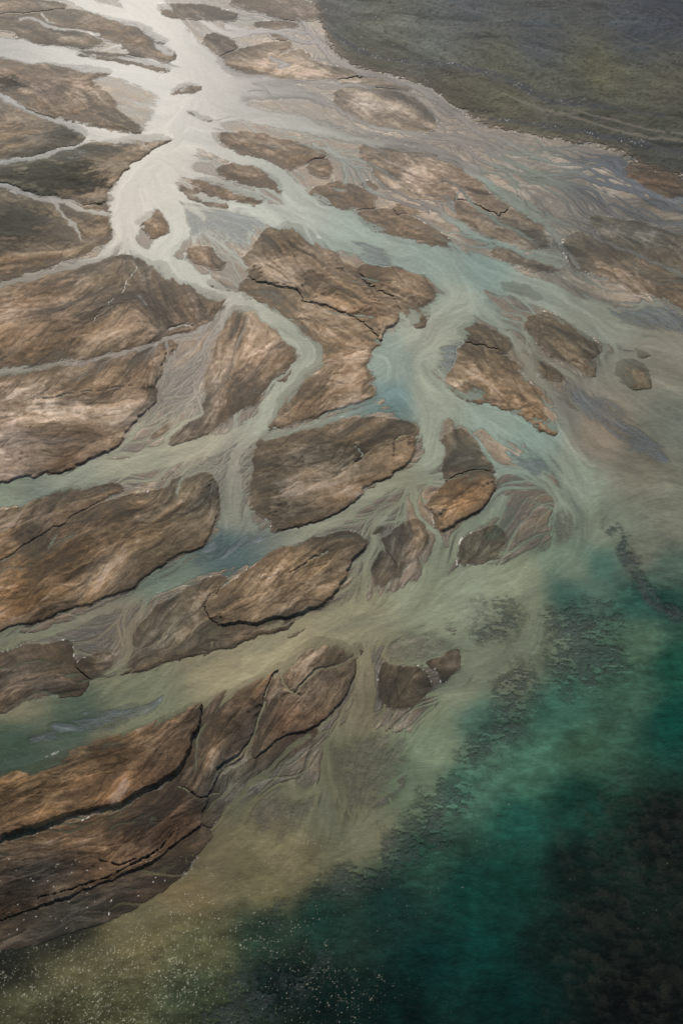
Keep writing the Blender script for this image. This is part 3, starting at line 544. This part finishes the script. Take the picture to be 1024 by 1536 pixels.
# submerged patches
pt_id = np.zeros(h.shape, np.int32); ptm = np.zeros_like(h); pkind = np.zeros(h.shape, np.int32)
KIND = {'slate': 1, 'weed': 2, 'deepweed': 3, 'mudpatch': 4}
mot = fbm(X, Y * .6 + .25 * X, 5, 5, 300, .62)
mo2 = fbm(X * .62 + .1 * Y, Y * 1.15, 1.7, 5, 340, .7) + .35 * mot
for k, (lab, poly, kd) in enumerate(PT):
    w, d, nx, ny = poly_sd(poly, 40)
    if kd == 'slate': m = sstep(-7, 9, d + 4 * L2[w] + 4 * L3[w])
    elif kd == 'mudpatch': m = sstep(-14, 14, d + 5 * L2[w] + 6 * L3[w])
    elif kd == 'weed' and 'narrow' in lab: m = sstep(-9, 5, d + 5 * mot[w] + 3 * N1[w])
    elif kd == 'weed': m = sstep(-28, 26, d + 15 * mot[w] + 6 * N1[w]) * (.20 + .80 * sstep(-.85, .45, mo2[w] + .008 * d))
    else: m = sstep(-60, 60, d + 26 * mot[w]) * (.35 + .65 * sstep(-.6, .7, mo2[w]))
    m = m * (1 - barm[w])
    z = {'slate': -.12, 'weed': -.30, 'deepweed': -.5, 'mudpatch': -.22}[kd]
    mz = sstep(0, .15, m); h[w] = h[w] * (1 - mz) + (z + .04 * N1[w]) * mz
    new = (m > .12) & (m > ptm[w]) & (bar_id[w] == 0)
    pt_id[w] = np.where(new, k + 1, pt_id[w]); pkind[w] = np.where(m > ptm[w], KIND[kd], pkind[w])
    ptm[w] = np.maximum(ptm[w], m)
vmh = sstep(-1.5, 9, veg)
h = np.where(veg > -1.5, h * (1 - vmh) + hv * vmh, h).astype(np.float32)
veg_in = veg > -1.5
bar_id[veg_in & (veg > 0)] = 0; pt_id[veg_in] = 0
print('height', round(time.time() - T0, 1))

# ------------------------------------------------------------------ albedo of the ground
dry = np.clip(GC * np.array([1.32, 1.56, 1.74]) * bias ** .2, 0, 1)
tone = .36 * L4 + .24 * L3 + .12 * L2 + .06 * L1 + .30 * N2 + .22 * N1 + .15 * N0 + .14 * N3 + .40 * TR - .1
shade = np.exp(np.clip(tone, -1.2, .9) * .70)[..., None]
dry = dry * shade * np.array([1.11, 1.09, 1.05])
warm = np.stack([1 + .07 * N3 + .04 * L3, 1 + 0 * N3, 1 - .06 * N3 - .05 * L3], -1)
dry = dry * warm
_ld = dry.mean(-1, keepdims=True); _g = sstep(.16, .42, _ld) * .45
dry = dry * (1 - _g) + _g * _ld * np.array([1.17, 1.0, .84])
# pale salt crust streaks
pale = sstep(1.1, 2.4, .6 * L3 + .5 * L4 + .4 * L2 + .5 * N2 + .3 * N1)[..., None] * .45
dry = dry * (1 - pale) + np.array([.42, .34, .27]) * pale
MUDCP = [(100,100,(118,112,106)),(300,180,(150,140,130)),(450,160,(140,132,122)),(600,200,(132,122,110)),(800,260,(112,102,92)),(900,330,(102,92,82)),(1000,400,(92,82,70)),(350,340,(104,104,104)),(520,240,(116,112,106)),(180,215,(140,128,116)),(300,500,(100,90,80)),(250,620,(98,86,72)),(380,480,(118,108,94)),(340,700,(98,88,74)),
  (150,740,(90,82,70)),(680,500,(96,92,84)),(760,560,(96,90,80)),(640,780,(96,90,78)),(560,860,(98,90,74)),(560,720,(100,92,76)),(150,960,(90,80,64)),(250,910,(88,80,64)),(460,990,(88,82,66)),(620,980,(78,76,64)),(420,1180,(80,72,56)),(360,1250,(70,62,46)),(100,1400,(46,44,36)),(540,1160,(70,66,52)),(200,1350,(52,46,36)),(100,1120,(86,82,62)),(580,400,(120,112,98)),(820,420,(100,98,88)),(900,500,(90,88,80)),(700,200,(134,124,112)),(1100,350,(84,76,66))]
mud = field(MUDCP, 1.6, 300) * SC * .74 * np.array([.86, .84, .80]) * .32 + GC * np.array([1.34, 1.56, 1.72]) * .64 * .47
mud = mud * np.exp(np.clip(tone + .1, -1.1, .8) * .55)[..., None]
mud = .45 * mud + .55 * dry * np.array([.50, .50, .51])
mud = mud * np.array([1.17, 1.16, 1.05])
drym = np.maximum(np.clip(sstep(-.6, 1.4, N2 * .6 + L4 * .7 + .3 * L3) * .5 * sstep(-.04, .03, h), 0, 1) * (1 - barm), cmix)[..., None]
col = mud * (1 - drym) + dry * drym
# slate / weed / mud patches
pc = {1: (66, 72, 76), 2: (15, 34, 32), 3: (50, 48, 36), 4: (82, 72, 58)}
for kk, c in pc.items():
    mk = (sstep(0, .1, ptm) * (pkind == kk))[..., None]
    cc = s2l(c) * SC * .8 * np.exp(.35 * N1 + .2 * mot)[..., None]
    if kk == 1: cc = s2l(c) * SC * np.exp(.20 * L2 + .12 * L1)[..., None]
    col = col * (1 - mk) + cc * mk
# green moss on the mossy bars
moss = [(80,262,70,26),(130,275,35,18),(20,262,40,14),(30,330,45,22),(15,345,50,20),(10,125,30,12),(100,200,30,8),(150,222,50,7)]
mm = np.zeros_like(h)
for (a, b, ra, rb) in moss: mm = np.maximum(mm, 1 - sstep(.5, 1.25, np.hypot((WU - a) / ra, (WV - b) / rb) + .22 * L2 + .2 * N1))
mk = (mm * .88 * barm)[..., None]
col = col * (1 - mk) + (s2l((46, 44, 34)) * SC * np.exp(.22 * N1 + .15 * L2)[..., None]) * mk
# darker folds, cracks and rills on the bars
fold = sstep(.9, 1.9, -.9 * L3 - .5 * L2 - .3 * N2) * barm
col = col * (1 - .3 * fold[..., None])
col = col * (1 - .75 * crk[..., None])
col = col * (1 - .22 * RILL[..., None])
# wet rim on bars
rim = (1 - sstep(1, 9, bar_sd)) * barm
col = col * (1 - .10 * rim[..., None])
# pale silt veins left on wet flats
vein = sstep(1.0, 1.7, np.abs(L2 * .5 + L1 * .9)) * (1 - barm) * sstep(-.15, .1, h)
col = col * (1 - .25 * vein[..., None]) + .25 * vein[..., None] * np.array([.30, .27, .22])
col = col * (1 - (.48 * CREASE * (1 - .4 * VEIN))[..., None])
vv = (VEIN * (.50 + .28 * mudz) * sstep(-.5, .6, N2 + .5 * N3 + .1 + .8 * mudz) * (1 - DARKS))[..., None]
col = col * (1 - vv) + vv * (col * 1.35 + .22 * np.sqrt(col))
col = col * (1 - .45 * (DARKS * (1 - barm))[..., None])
# foam and grit dots along the bar rims
dots = vnoise(X / .7, Y / .9, 7) + .6 * vnoise(X / .33, Y / .45, 8)
gate = fbm(X, Y, 14, 3, 320)
rimline = np.exp(-((bar_sd + .3) / 1.1) ** 2)
foam = rimline * (1 - cliffm) * sstep(.55, .95, dots * .6 + gate * .5)
vrim = np.exp(-((veg + .5) / 1.5) ** 2) * sstep(.6, 1.1, dots * .7 + .35) * .7
foam = np.clip(foam + vrim, 0, 1)
near_sh = sstep(-.5, .5, (V - 1290) / 40) * sstep(-20, -2, -sd_sea * 0 + bar_sd)  # grit scatter on the near shelf
foam = np.maximum(foam, near_sh * sstep(1.15, 1.35, dots) * .8)
# vegetation colour
vb = field([(560,60,(74,74,62)),(650,60,(70,72,64)),(560,110,(64,60,46)),(800,60,(50,55,58)),(1000,20,(36,42,48)),(760,90,(68,68,52)),(900,110,(70,68,46)),(1000,130,(58,56,42)),(760,150,(64,60,44)),(680,140,(64,58,44)),(900,180,(52,52,42)),(1000,230,(46,48,42)),(700,10,(56,60,60)),(860,140,(58,58,48)),(1100,60,(36,40,44)),(1020,180,(46,46,36)),(950,50,(40,46,50)),(500,20,(72,72,66))], 1.6, 600) * SC
vtex = np.exp((.26 * L4 + .14 * L3 + .14 * L2 + .10 * L1 + .32 * N2 + .28 * N1 + .25 * N0) * .5)[..., None]
vb = vb * vtex * 1.3 * np.array([.97, 1, 1.08])
wd = sstep(.6, 1.5, -L3 - .4 * N2)[..., None]
vb = vb * (1 - .35 * wd)
vcm = (vcr * .85 * sstep(-1.2, .2, N1 + .5 * L2))[..., None]
vb = vb * (1 - vcm) + vcm * s2l((40, 46, 56)) * SC * .8
vpl = np.maximum(vpale * .55, .16 * VEIN)[..., None]
vb = vb * (1 - vpl) + vpl * s2l((112, 106, 94)) * SC
bush = sstep(.75, 1.15, fbm(X, Y, 3.2, 3, 360, .6) + .3 * N2)[..., None]
vb = vb * (1 - .45 * bush)
spg = (vcr * sstep(.9, 1.1, dots * .8 + .3 * gate) * .6)[..., None]  # sparkle on the plain's streams, put into the colour as bright dots
vb = vb * (1 - spg) + spg * .7
vmc = sstep(-3, 7, veg + 3 * N1 + 2 * L2)[..., None]
col = col * (1 - vmc) + vb * vmc
mudrim = (np.exp(-(np.clip(veg, 0, 99) / 7) ** 2) * .75)[..., None] * (vm[..., None])
col = col * (1 - mudrim) + mudrim * mud
fm = foam[..., None]
col = col * (1 - fm) + np.array([.78, .74, .66]) * fm
col = np.clip(col, .004, .9)
wetness = np.clip(1 - sstep(-.05, .3, h), 0, 1) * (1 - .65 * barm)
wetness = np.where(vm > .5, .1 + .15 * vcr, wetness)

# ------------------------------------------------------------------ water colour
depth = np.clip(-np.where(ptm > 0, np.minimum(hpre, h), h), 0, 50)
MO = fbm(X * .55 + .1 * Y, Y * 1.15, 2.6, 5, 350, .7)
wtone = (.07 * L4 + .055 * L3 + .045 * L2 + .03 * L1 + .05 * N3 + .03 * N1 + .02 * N0) * (1 - .4 * sstep(60, 200, sd_sea)) + (.12 * mot + .20 * MO) * (1 - .75 * sstep(.04, .13, _l[..., 0])) * sstep(0, 80, sd_sea)
wc = WC * np.exp(wtone)[..., None]
wc = wc * (1 + .12 * (VEIN - .6 * CREASE) * (1 - sm))[..., None]
tl = sstep(.3, 2.0, -L3 + .3 * N3)[..., None] * .10 * (1 - sstep(0, 60, sd_sea))[..., None]
wc = wc * (1 - tl) + s2l((84, 106, 102)) * SC * tl
clear = 7.5 * (1 - sm) + 3.2 * sm
alpha = 1 - np.exp(-clear * depth)
alpha = np.clip(alpha, 0, 1)
for kk, am in ((1, .88), (2, .93), (3, .72), (4, .80)):
    alpha = np.where(pkind == kk, np.minimum(alpha, 1 - am * np.clip(ptm, 0, 1) * (1 - .25 * sstep(-.2, 1.2, mo2))), alpha)
# sun glitter painted into the water colour as pale flecks, densest lower left
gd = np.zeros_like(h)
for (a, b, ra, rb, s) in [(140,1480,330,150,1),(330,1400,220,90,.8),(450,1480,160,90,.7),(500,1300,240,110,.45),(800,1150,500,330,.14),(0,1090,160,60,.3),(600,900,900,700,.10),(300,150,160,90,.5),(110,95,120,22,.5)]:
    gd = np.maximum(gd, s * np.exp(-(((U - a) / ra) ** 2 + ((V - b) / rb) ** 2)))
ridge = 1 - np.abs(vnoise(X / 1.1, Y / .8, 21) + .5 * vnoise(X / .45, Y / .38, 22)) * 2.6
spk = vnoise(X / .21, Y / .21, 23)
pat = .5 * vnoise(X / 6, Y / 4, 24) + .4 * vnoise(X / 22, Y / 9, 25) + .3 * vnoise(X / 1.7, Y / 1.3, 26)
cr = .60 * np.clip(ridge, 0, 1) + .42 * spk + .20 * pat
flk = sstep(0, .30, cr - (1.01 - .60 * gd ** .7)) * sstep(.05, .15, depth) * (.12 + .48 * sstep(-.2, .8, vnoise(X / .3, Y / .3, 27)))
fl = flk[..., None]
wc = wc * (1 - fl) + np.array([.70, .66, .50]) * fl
edgef = np.exp(-((bar_sd + 1.6) / 1.2) ** 2) * sstep(.6, 1.0, dots * .6 + gate * .5) * .6 * (1 - cliffm)
wc = wc * (1 - edgef[..., None]) + np.array([.7, .68, .6]) * edgef[..., None]
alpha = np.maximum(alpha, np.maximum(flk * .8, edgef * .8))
wc = np.clip(wc * (1 + .65 * (1 - alpha[..., None])), .001, .95)    # the sheet also dims the light reaching the bed
print('colour', round(time.time() - T0, 1))

# ------------------------------------------------------------------ meshes
C = bpy.context.scene.collection
def mesh_from_mask(name, quadmask, Z, mat, attrs, skirt=0.0):
    """one mesh from the ground samples whose quads are marked"""
    jj, ii = np.nonzero(quadmask)
    if len(jj) == 0: return None
    used = np.zeros((NV, NU), bool)
    used[jj, ii] = used[jj + 1, ii] = used[jj, ii + 1] = used[jj + 1, ii + 1] = True
    idx = np.full((NV, NU), -1, np.int64); n = int(used.sum()); idx[used] = np.arange(n)
    co = np.stack([X[used], Y[used], Z[used]], -1).astype(np.float32)
    quads = np.stack([idx[jj + 1, ii], idx[jj + 1, ii + 1], idx[jj, ii + 1], idx[jj, ii]], -1)
    at = {k: a[used] for k, a in attrs.items()}
    if skirt:
        qm = quadmask
        def sh(a, dj, di):
            b = np.zeros_like(a); s0 = slice(max(dj, 0), a.shape[0] + min(dj, 0)); s1 = slice(max(di, 0), a.shape[1] + min(di, 0))
            t0 = slice(max(-dj, 0), a.shape[0] + min(-dj, 0)); t1 = slice(max(-di, 0), a.shape[1] + min(-di, 0))
            b[s0, s1] = a[t0, t1]; return b
        E = []
        j, i = np.nonzero(qm & ~sh(qm, 1, 0)); E.append(np.stack([idx[j, i], idx[j, i + 1]], -1))
        j, i = np.nonzero(qm & ~sh(qm, -1, 0)); E.append(np.stack([idx[j + 1, i + 1], idx[j + 1, i]], -1))
        j, i = np.nonzero(qm & ~sh(qm, 0, 1)); E.append(np.stack([idx[j + 1, i], idx[j, i]], -1))
        j, i = np.nonzero(qm & ~sh(qm, 0, -1)); E.append(np.stack([idx[j, i + 1], idx[j + 1, i + 1]], -1))
        E = np.vstack(E)
        bv, inv = np.unique(E, return_inverse=True); inv = inv.reshape(E.shape)
        low = co[bv].copy(); low[:, 2] -= skirt
        quads = np.vstack([quads, np.stack([E[:, 0], E[:, 1], n + inv[:, 1], n + inv[:, 0]], -1)])
        # underside
        co = np.vstack([co, low]); at = {k: np.concatenate([a, a[bv]]) for k, a in at.items()}
    me = bpy.data.meshes.new(name)
    me.vertices.add(len(co)); me.vertices.foreach_set('co', co.ravel())
    me.loops.add(quads.size); me.loops.foreach_set('vertex_index', quads.ravel().astype(np.int32))
    me.polygons.add(len(quads)); me.polygons.foreach_set('loop_start', (np.arange(len(quads)) * 4).astype(np.int32))
    me.polygons.foreach_set('use_smooth', np.ones(len(quads), bool))
    me.update(calc_edges=True)
    for k, a in at.items():
        if a.ndim == 2:
            q = me.attributes.new(k, 'FLOAT_COLOR', 'POINT')
            q.data.foreach_set('color', np.concatenate([a, np.ones((len(a), 1))], 1).astype(np.float32).ravel())
        else:
            q = me.attributes.new(k, 'FLOAT', 'POINT'); q.data.foreach_set('value', a.astype(np.float32).ravel())
    me.materials.append(mat)
    o = bpy.data.objects.new(name, me); C.objects.link(o)
    return o

def newmat(name):
    m = bpy.data.materials.new(name); m.use_nodes = True; nt = m.node_tree; nt.nodes.clear()
    return m, nt, (lambda t, **k: (lambda n: ([setattr(n, a, b) for a, b in k.items()], n)[1])(nt.nodes.new(t))), nt.links.new

def ground_mat(name, rough_dry, fine=1.0):
    m, nt, N, L = newmat(name)
    out = N('ShaderNodeOutputMaterial'); p = N('ShaderNodeBsdfPrincipled')
    a = N('ShaderNodeAttribute', attribute_name='tint'); wt = N('ShaderNodeAttribute', attribute_name='wet')
    tc = N('ShaderNodeNewGeometry')
    no = N('ShaderNodeTexNoise'); no.inputs['Scale'].default_value = 1.7; no.inputs['Detail'].default_value = 6
    L(tc.outputs['Position'], no.inputs['Vector'])
    mr = N('ShaderNodeMapRange'); mr.inputs[1].default_value = .3; mr.inputs[2].default_value = .7; mr.inputs[3].default_value = 1 - .22 * fine; mr.inputs[4].default_value = 1 + .22 * fine
    L(no.outputs['Fac'], mr.inputs[0])
    mu = N('ShaderNodeVectorMath', operation='SCALE'); L(a.outputs['Color'], mu.inputs[0]); L(mr.outputs[0], mu.inputs['Scale'])
    L(mu.outputs[0], p.inputs['Base Color'])
    r = N('ShaderNodeMapRange'); r.inputs[3].default_value = rough_dry; r.inputs[4].default_value = .62; L(wt.outputs['Fac'], r.inputs[0]); L(r.outputs[0], p.inputs['Roughness'])
    sp = N('ShaderNodeMapRange'); sp.inputs[3].default_value = .15; sp.inputs[4].default_value = .4; L(wt.outputs['Fac'], sp.inputs[0]); L(sp.outputs[0], p.inputs['Specular IOR Level'])
    b = N('ShaderNodeBump'); b.inputs['Strength'].default_value = .5 * fine; b.inputs['Distance'].default_value = .25
    L(no.outputs['Fac'], b.inputs['Height']); L(b.outputs[0], p.inputs['Normal'])
    L(p.outputs[0], out.inputs[0]); return m

def water_mat(name, wave):
    m, nt, N, L = newmat(name)
    out = N('ShaderNodeOutputMaterial')
    a = N('ShaderNodeAttribute', attribute_name='tint'); al = N('ShaderNodeAttribute', attribute_name='cover')
    g = N('ShaderNodeNewGeometry')
    mp = N('ShaderNodeMapping'); mp.inputs['Scale'].default_value = (.7, 1.3, 1); mp.inputs['Rotation'].default_value = (0, 0, .3); L(g.outputs['Position'], mp.inputs['Vector'])
    n1 = N('ShaderNodeTexNoise'); n1.inputs['Scale'].default_value = .55; n1.inputs['Detail'].default_value = 7; n1.inputs['Roughness'].default_value = .62; n1.inputs['Distortion'].default_value = .6
    L(mp.outputs[0], n1.inputs['Vector'])
    b = N('ShaderNodeBump'); b.inputs['Strength'].default_value = wave; b.inputs['Distance'].default_value = .5; L(n1.outputs['Fac'], b.inputs['Height'])
    mr = N('ShaderNodeMapRange'); mr.inputs[1].default_value = .3; mr.inputs[2].default_value = .7; mr.inputs[3].default_value = .90; mr.inputs[4].default_value = 1.10; L(n1.outputs['Fac'], mr.inputs[0])
    mu = N('ShaderNodeVectorMath', operation='SCALE'); L(a.outputs['Color'], mu.inputs[0]); L(mr.outputs[0], mu.inputs['Scale'])
    d = N('ShaderNodeBsdfDiffuse'); L(mu.outputs[0], d.inputs['Color']); L(b.outputs[0], d.inputs['Normal'])
    t = N('ShaderNodeBsdfTransparent'); t.inputs[0].default_value = (.96, .98, .98, 1)
    mx = N('ShaderNodeMixShader'); L(al.outputs['Fac'], mx.inputs[0]); L(t.outputs[0], mx.inputs[1]); L(d.outputs[0], mx.inputs[2])
    gl = N('ShaderNodeBsdfGlossy'); gl.inputs['Color'].default_value = (.21, .21, .21, 1); gl.inputs['Roughness'].default_value = .39; L(b.outputs[0], gl.inputs['Normal'])
    fr = N('ShaderNodeFresnel'); fr.inputs['IOR'].default_value = 1.33; L(b.outputs[0], fr.inputs['Normal'])
    m2 = N('ShaderNodeMixShader'); ml = N('ShaderNodeMath', operation='MULTIPLY', use_clamp=True); ml.inputs[1].default_value = 1.25; L(al.outputs['Fac'], ml.inputs[0]); mf = N('ShaderNodeMath', operation='MULTIPLY'); L(fr.outputs[0], mf.inputs[0]); L(ml.outputs[0], mf.inputs[1]); L(mf.outputs[0], m2.inputs[0]); L(mx.outputs[0], m2.inputs[1]); L(gl.outputs[0], m2.inputs[2])
    L(m2.outputs[0], out.inputs[0]); return m

M_sand = ground_mat('river sand', .9); M_bed = ground_mat('silty bed', .8); M_veg = ground_mat('tundra', .95, 1.6); M_weed = ground_mat('weed', .8, 1.3)
M_river = water_mat('silty river water', .22); M_sea = water_mat('green sea water', .30)

def quad_any(mask):   # quads having all four corners in mask
    return mask[:-1, :-1] & mask[1:, :-1] & mask[:-1, 1:] & mask[1:, 1:]
def quad_or(mask):
    return mask[:-1, :-1] | mask[1:, :-1] | mask[:-1, 1:] | mask[1:, 1:]

attrs = {'tint': col.astype(np.float32), 'wet': wetness.astype(np.float32)}
# the bed runs under everything, sunk below bars and weed beds
vegmask = quad_any(vm > .5)
owned = ((bar_id > 0) | (pt_id > 0)) & (vm <= .5)
bedZ = h - .03 * owned - .5 * sstep(1, 6, bar_sd) * (bar_id > 0) - .12 * ((pt_id > 0) & (ptm > .5))
bedZ = np.where(vm > .5, bedZ - .02 - .5 * sstep(4, 12, veg), bedZ)
o = mesh_from_mask('riverbed', np.ones((NV - 1, NU - 1), bool), bedZ, M_bed, attrs); o['kind'] = 'structure'
o = mesh_from_mask('green_plain', vegmask, h, M_veg, attrs, .4); o['kind'] = 'structure'
print('bed', round(time.time() - T0, 1))
def largest_piece(q):
    J, I = np.nonzero(q)
    if len(J) == 0: return q
    j0, i0 = J.min(), I.min(); sub = q[j0:J.max() + 1, i0:I.max() + 1]; H_, W_ = sub.shape
    lab = np.zeros(sub.shape, np.int32); best = (0, 0); n = 0
    flat = set((J - j0) * W_ + (I - i0)) if len(J) < 400000 else None
    if flat is None: return q
    comps = []
    while flat:
        seed = flat.pop(); comp = [seed]; stack = [seed]
        while stack:
            k = stack.pop(); x = k % W_
            for t in ((k - 1) if x else -1, (k + 1) if x < W_ - 1 else -1, k - W_, k + W_):
                if t in flat: flat.discard(t); comp.append(t); stack.append(t)
        comps.append(comp)
    out = np.zeros(sub.size, bool); out[max(comps, key=len)] = True
    r = np.zeros_like(q); r[j0:j0 + H_, i0:i0 + W_] = out.reshape(sub.shape); return r
names = {'sandbar': 'sandbar', 'mud bar': 'mud_bar', 'islet': 'islet', 'reef': 'reef', 'sand flat': 'sand_flat', 'mud shelf': 'mud_shelf', 'mud bank': 'mud_bank'}
groups = {'sandbar': 'sandbars between the river channels', 'mud bar': 'low wet mud bars', 'islet': 'tiny islets in the streams'}
for k, (lab, poly, H, bc, cl, cat) in enumerate(BARS):
    q = quad_or((bar_id == k + 1)) & ~vegmask
    q &= ~quad_or((bar_id > 0) & (bar_id != k + 1))
    q = largest_piece(q)
    o = mesh_from_mask(names[cat], q, h + .004, M_sand, attrs, .25)
    if o is None: continue
    o['label'] = lab; o['category'] = cat
    if cat in groups: o['group'] = groups[cat]
pn = {'slate': ('shoal', 'shoal', 'slate shoals under thin water'), 'weed': ('weed_bed', 'weed bed', 'dark weed beds in the sea'), 'deepweed': ('weed_bed', 'weed bed', 'dark weed beds in the sea'), 'mudpatch': ('mud_shoal', 'mud shoal', 'brown mud shoals')}
for k, (lab, poly, kd) in enumerate(PT):
    q = quad_any((pt_id == k + 1) & (bar_id == 0)) & ~vegmask
    o = mesh_from_mask(pn[kd][0], q, h + .004, M_weed, attrs, .1)
    if o is None: continue
    o['label'] = lab; o['category'] = pn[kd][1]; o['group'] = pn[kd][2]
# water
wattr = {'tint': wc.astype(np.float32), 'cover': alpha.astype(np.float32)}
wq = quad_or(h < .03)
seaq = quad_any(sd_sea > 0)
Zw = np.zeros_like(h)
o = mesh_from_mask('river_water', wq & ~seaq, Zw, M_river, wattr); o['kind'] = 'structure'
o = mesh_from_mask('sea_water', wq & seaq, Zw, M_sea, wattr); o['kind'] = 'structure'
print('water', round(time.time() - T0, 1))

# land and sea beyond the surveyed ground, out to the horizon
def far_sheet(name, pts, z, c, rough):
    me = bpy.data.meshes.new(name); me.from_pydata([(x, y, z) for x, y in pts], [], [tuple(range(len(pts)))]); 
    m, nt, N, L = newmat(name); out = N('ShaderNodeOutputMaterial'); p = N('ShaderNodeBsdfPrincipled'); g = N('ShaderNodeNewGeometry')
    no = N('ShaderNodeTexNoise'); no.inputs['Scale'].default_value = .012; no.inputs['Detail'].default_value = 8; L(g.outputs['Position'], no.inputs['Vector'])
    r = N('ShaderNodeValToRGB'); r.color_ramp.elements[0].position = .35; r.color_ramp.elements[1].position = .65
    r.color_ramp.elements[0].color = tuple(.6 * x for x in c) + (1,); r.color_ramp.elements[1].color = tuple(1.3 * x for x in c) + (1,)
    L(no.outputs['Fac'], r.inputs[0]); L(r.outputs[0], p.inputs['Base Color']); p.inputs['Roughness'].default_value = rough; L(p.outputs[0], out.inputs[0])
    me.materials.append(m); o = bpy.data.objects.new(name, me); C.objects.link(o); o['kind'] = 'structure'
def gp(u, v):
    x, y = ground_xy(u, v); return (float(x), float(y))
W_, E_, N_, S_ = -9000, 9000, 12000, -3000
ul, vt, ur, vb_ = us[0], vs[0], us[-1], vs[-1]
def side(u, va, vb2, far):   # strip beside the surveyed ground between two distances
    a, b = gp(u, va), gp(u, vb2); return [a, b, (far, b[1]), (far, a[1])]
far_sheet('distant_plain', side(ur, vt, 285, E_), .15, (.070, .072, .060), .95)
far_sheet('distant_mudflat', side(ur, 285, 560, E_), .04, (.16, .135, .11), .8)
far_sheet('distant_sea', side(ur, 560, vb_, E_), -.01, (.008, .022, .019), .75)
far_sheet('distant_sandflat', side(ul, vt, 1450, W_), .04, (.17, .13, .095), .9)
far_sheet('nearer_sea', side(ul, 1450, vb_, W_), -.01, (.035, .038, .022), .75)
far_sheet('sea_behind', [(W_, S_), (E_, S_), (E_, gp(ur, vb_)[1]), (W_, gp(ul, vb_)[1])], -.01, (.006, .016, .014), .75)
yt = gp(ul, vt)[1]; xs_ = gp(395, vt)[0]
far_sheet('far_delta', [(W_, yt), (xs_, yt), (xs_ * 9, N_), (W_, N_)], .04, (.17, .14, .11), .9)
far_sheet('far_plain', [(xs_, yt), (E_, yt), (E_, N_), (xs_ * 9, N_)], .15, (.065, .070, .062), .95)
far_sheet('deep_ground', [(W_, S_), (E_, S_), (E_, N_), (W_, N_)], -14.0, (.11, .10, .08), .9)

# thin summer haze over the delta
if HAZE:
    x0, x1, y0, y1, z0, z1 = -9100, 9100, -3100, 12100, -13.5, CAM_H + 12
    me = bpy.data.meshes.new('haze')
    me.from_pydata([(x, y, z) for x in (x0, x1) for y in (y0, y1) for z in (z0, z1)], [], [(0, 1, 3, 2), (4, 6, 7, 5), (0, 4, 5, 1), (2, 3, 7, 6), (0, 2, 6, 4), (1, 5, 7, 3)])
    m, nt, N, L = newmat('haze'); out = N('ShaderNodeOutputMaterial'); pv = N('ShaderNodeVolumePrincipled')
    pv.inputs['Color'].default_value = (.80, .86, .95, 1); pv.inputs['Density'].default_value = HAZE; pv.inputs['Anisotropy'].default_value = .2
    L(pv.outputs[0], out.inputs['Volume']); me.materials.append(m)
    o = bpy.data.objects.new('haze', me); C.objects.link(o); o['kind'] = 'stuff'; o['label'] = 'thin bluish haze hanging over the whole delta'; o['category'] = 'haze'

# ------------------------------------------------------------------ light, sky, camera
sc = bpy.context.scene
SUN_EL = R(31.5)
sun = bpy.data.lights.new('sun', 'SUN'); sun.energy = 3.85; sun.angle = R(.6); sun.color = (1, .95, .86)
so = bpy.data.objects.new('sun', sun); C.objects.link(so)
so.rotation_euler = (R(90) - SUN_EL, 0, math.pi - SUNAZ)     # light travels towards the camera, from ahead and left
wld = bpy.data.worlds.new('World'); sc.world = wld; wld.use_nodes = True
nt = wld.node_tree; bg = nt.nodes['Background']; sk = nt.nodes.new('ShaderNodeTexSky'); sk.sky_type = 'NISHITA'; sk.sun_disc = False
sk.sun_elevation = SUN_EL; sk.sun_rotation = SUNAZ; sk.dust_density = 2.5; sk.altitude = 300
nt.links.new(sk.outputs[0], bg.inputs[0]); bg.inputs[1].default_value = .10
cam = bpy.data.cameras.new('camera'); co = bpy.data.objects.new('camera', cam); C.objects.link(co)
co.location = (0, 0, CAM_H); co.rotation_euler = (math.pi / 2 - PITCH, 0, 0)
cam.sensor_fit = 'VERTICAL'; cam.sensor_height = 36; cam.lens = 18 / TF; cam.clip_end = 30000; cam.clip_start = 1
sc.camera = co
sc.view_settings.view_transform = 'Standard'; sc.view_settings.look = 'None'; sc.view_settings.exposure = 0; sc.view_settings.gamma = 1
sc.cycles.max_bounces = 6; sc.cycles.transparent_max_bounces = 8; sc.cycles.use_denoising = True
sc.render.film_transparent = False
print('done', round(time.time() - T0, 1))
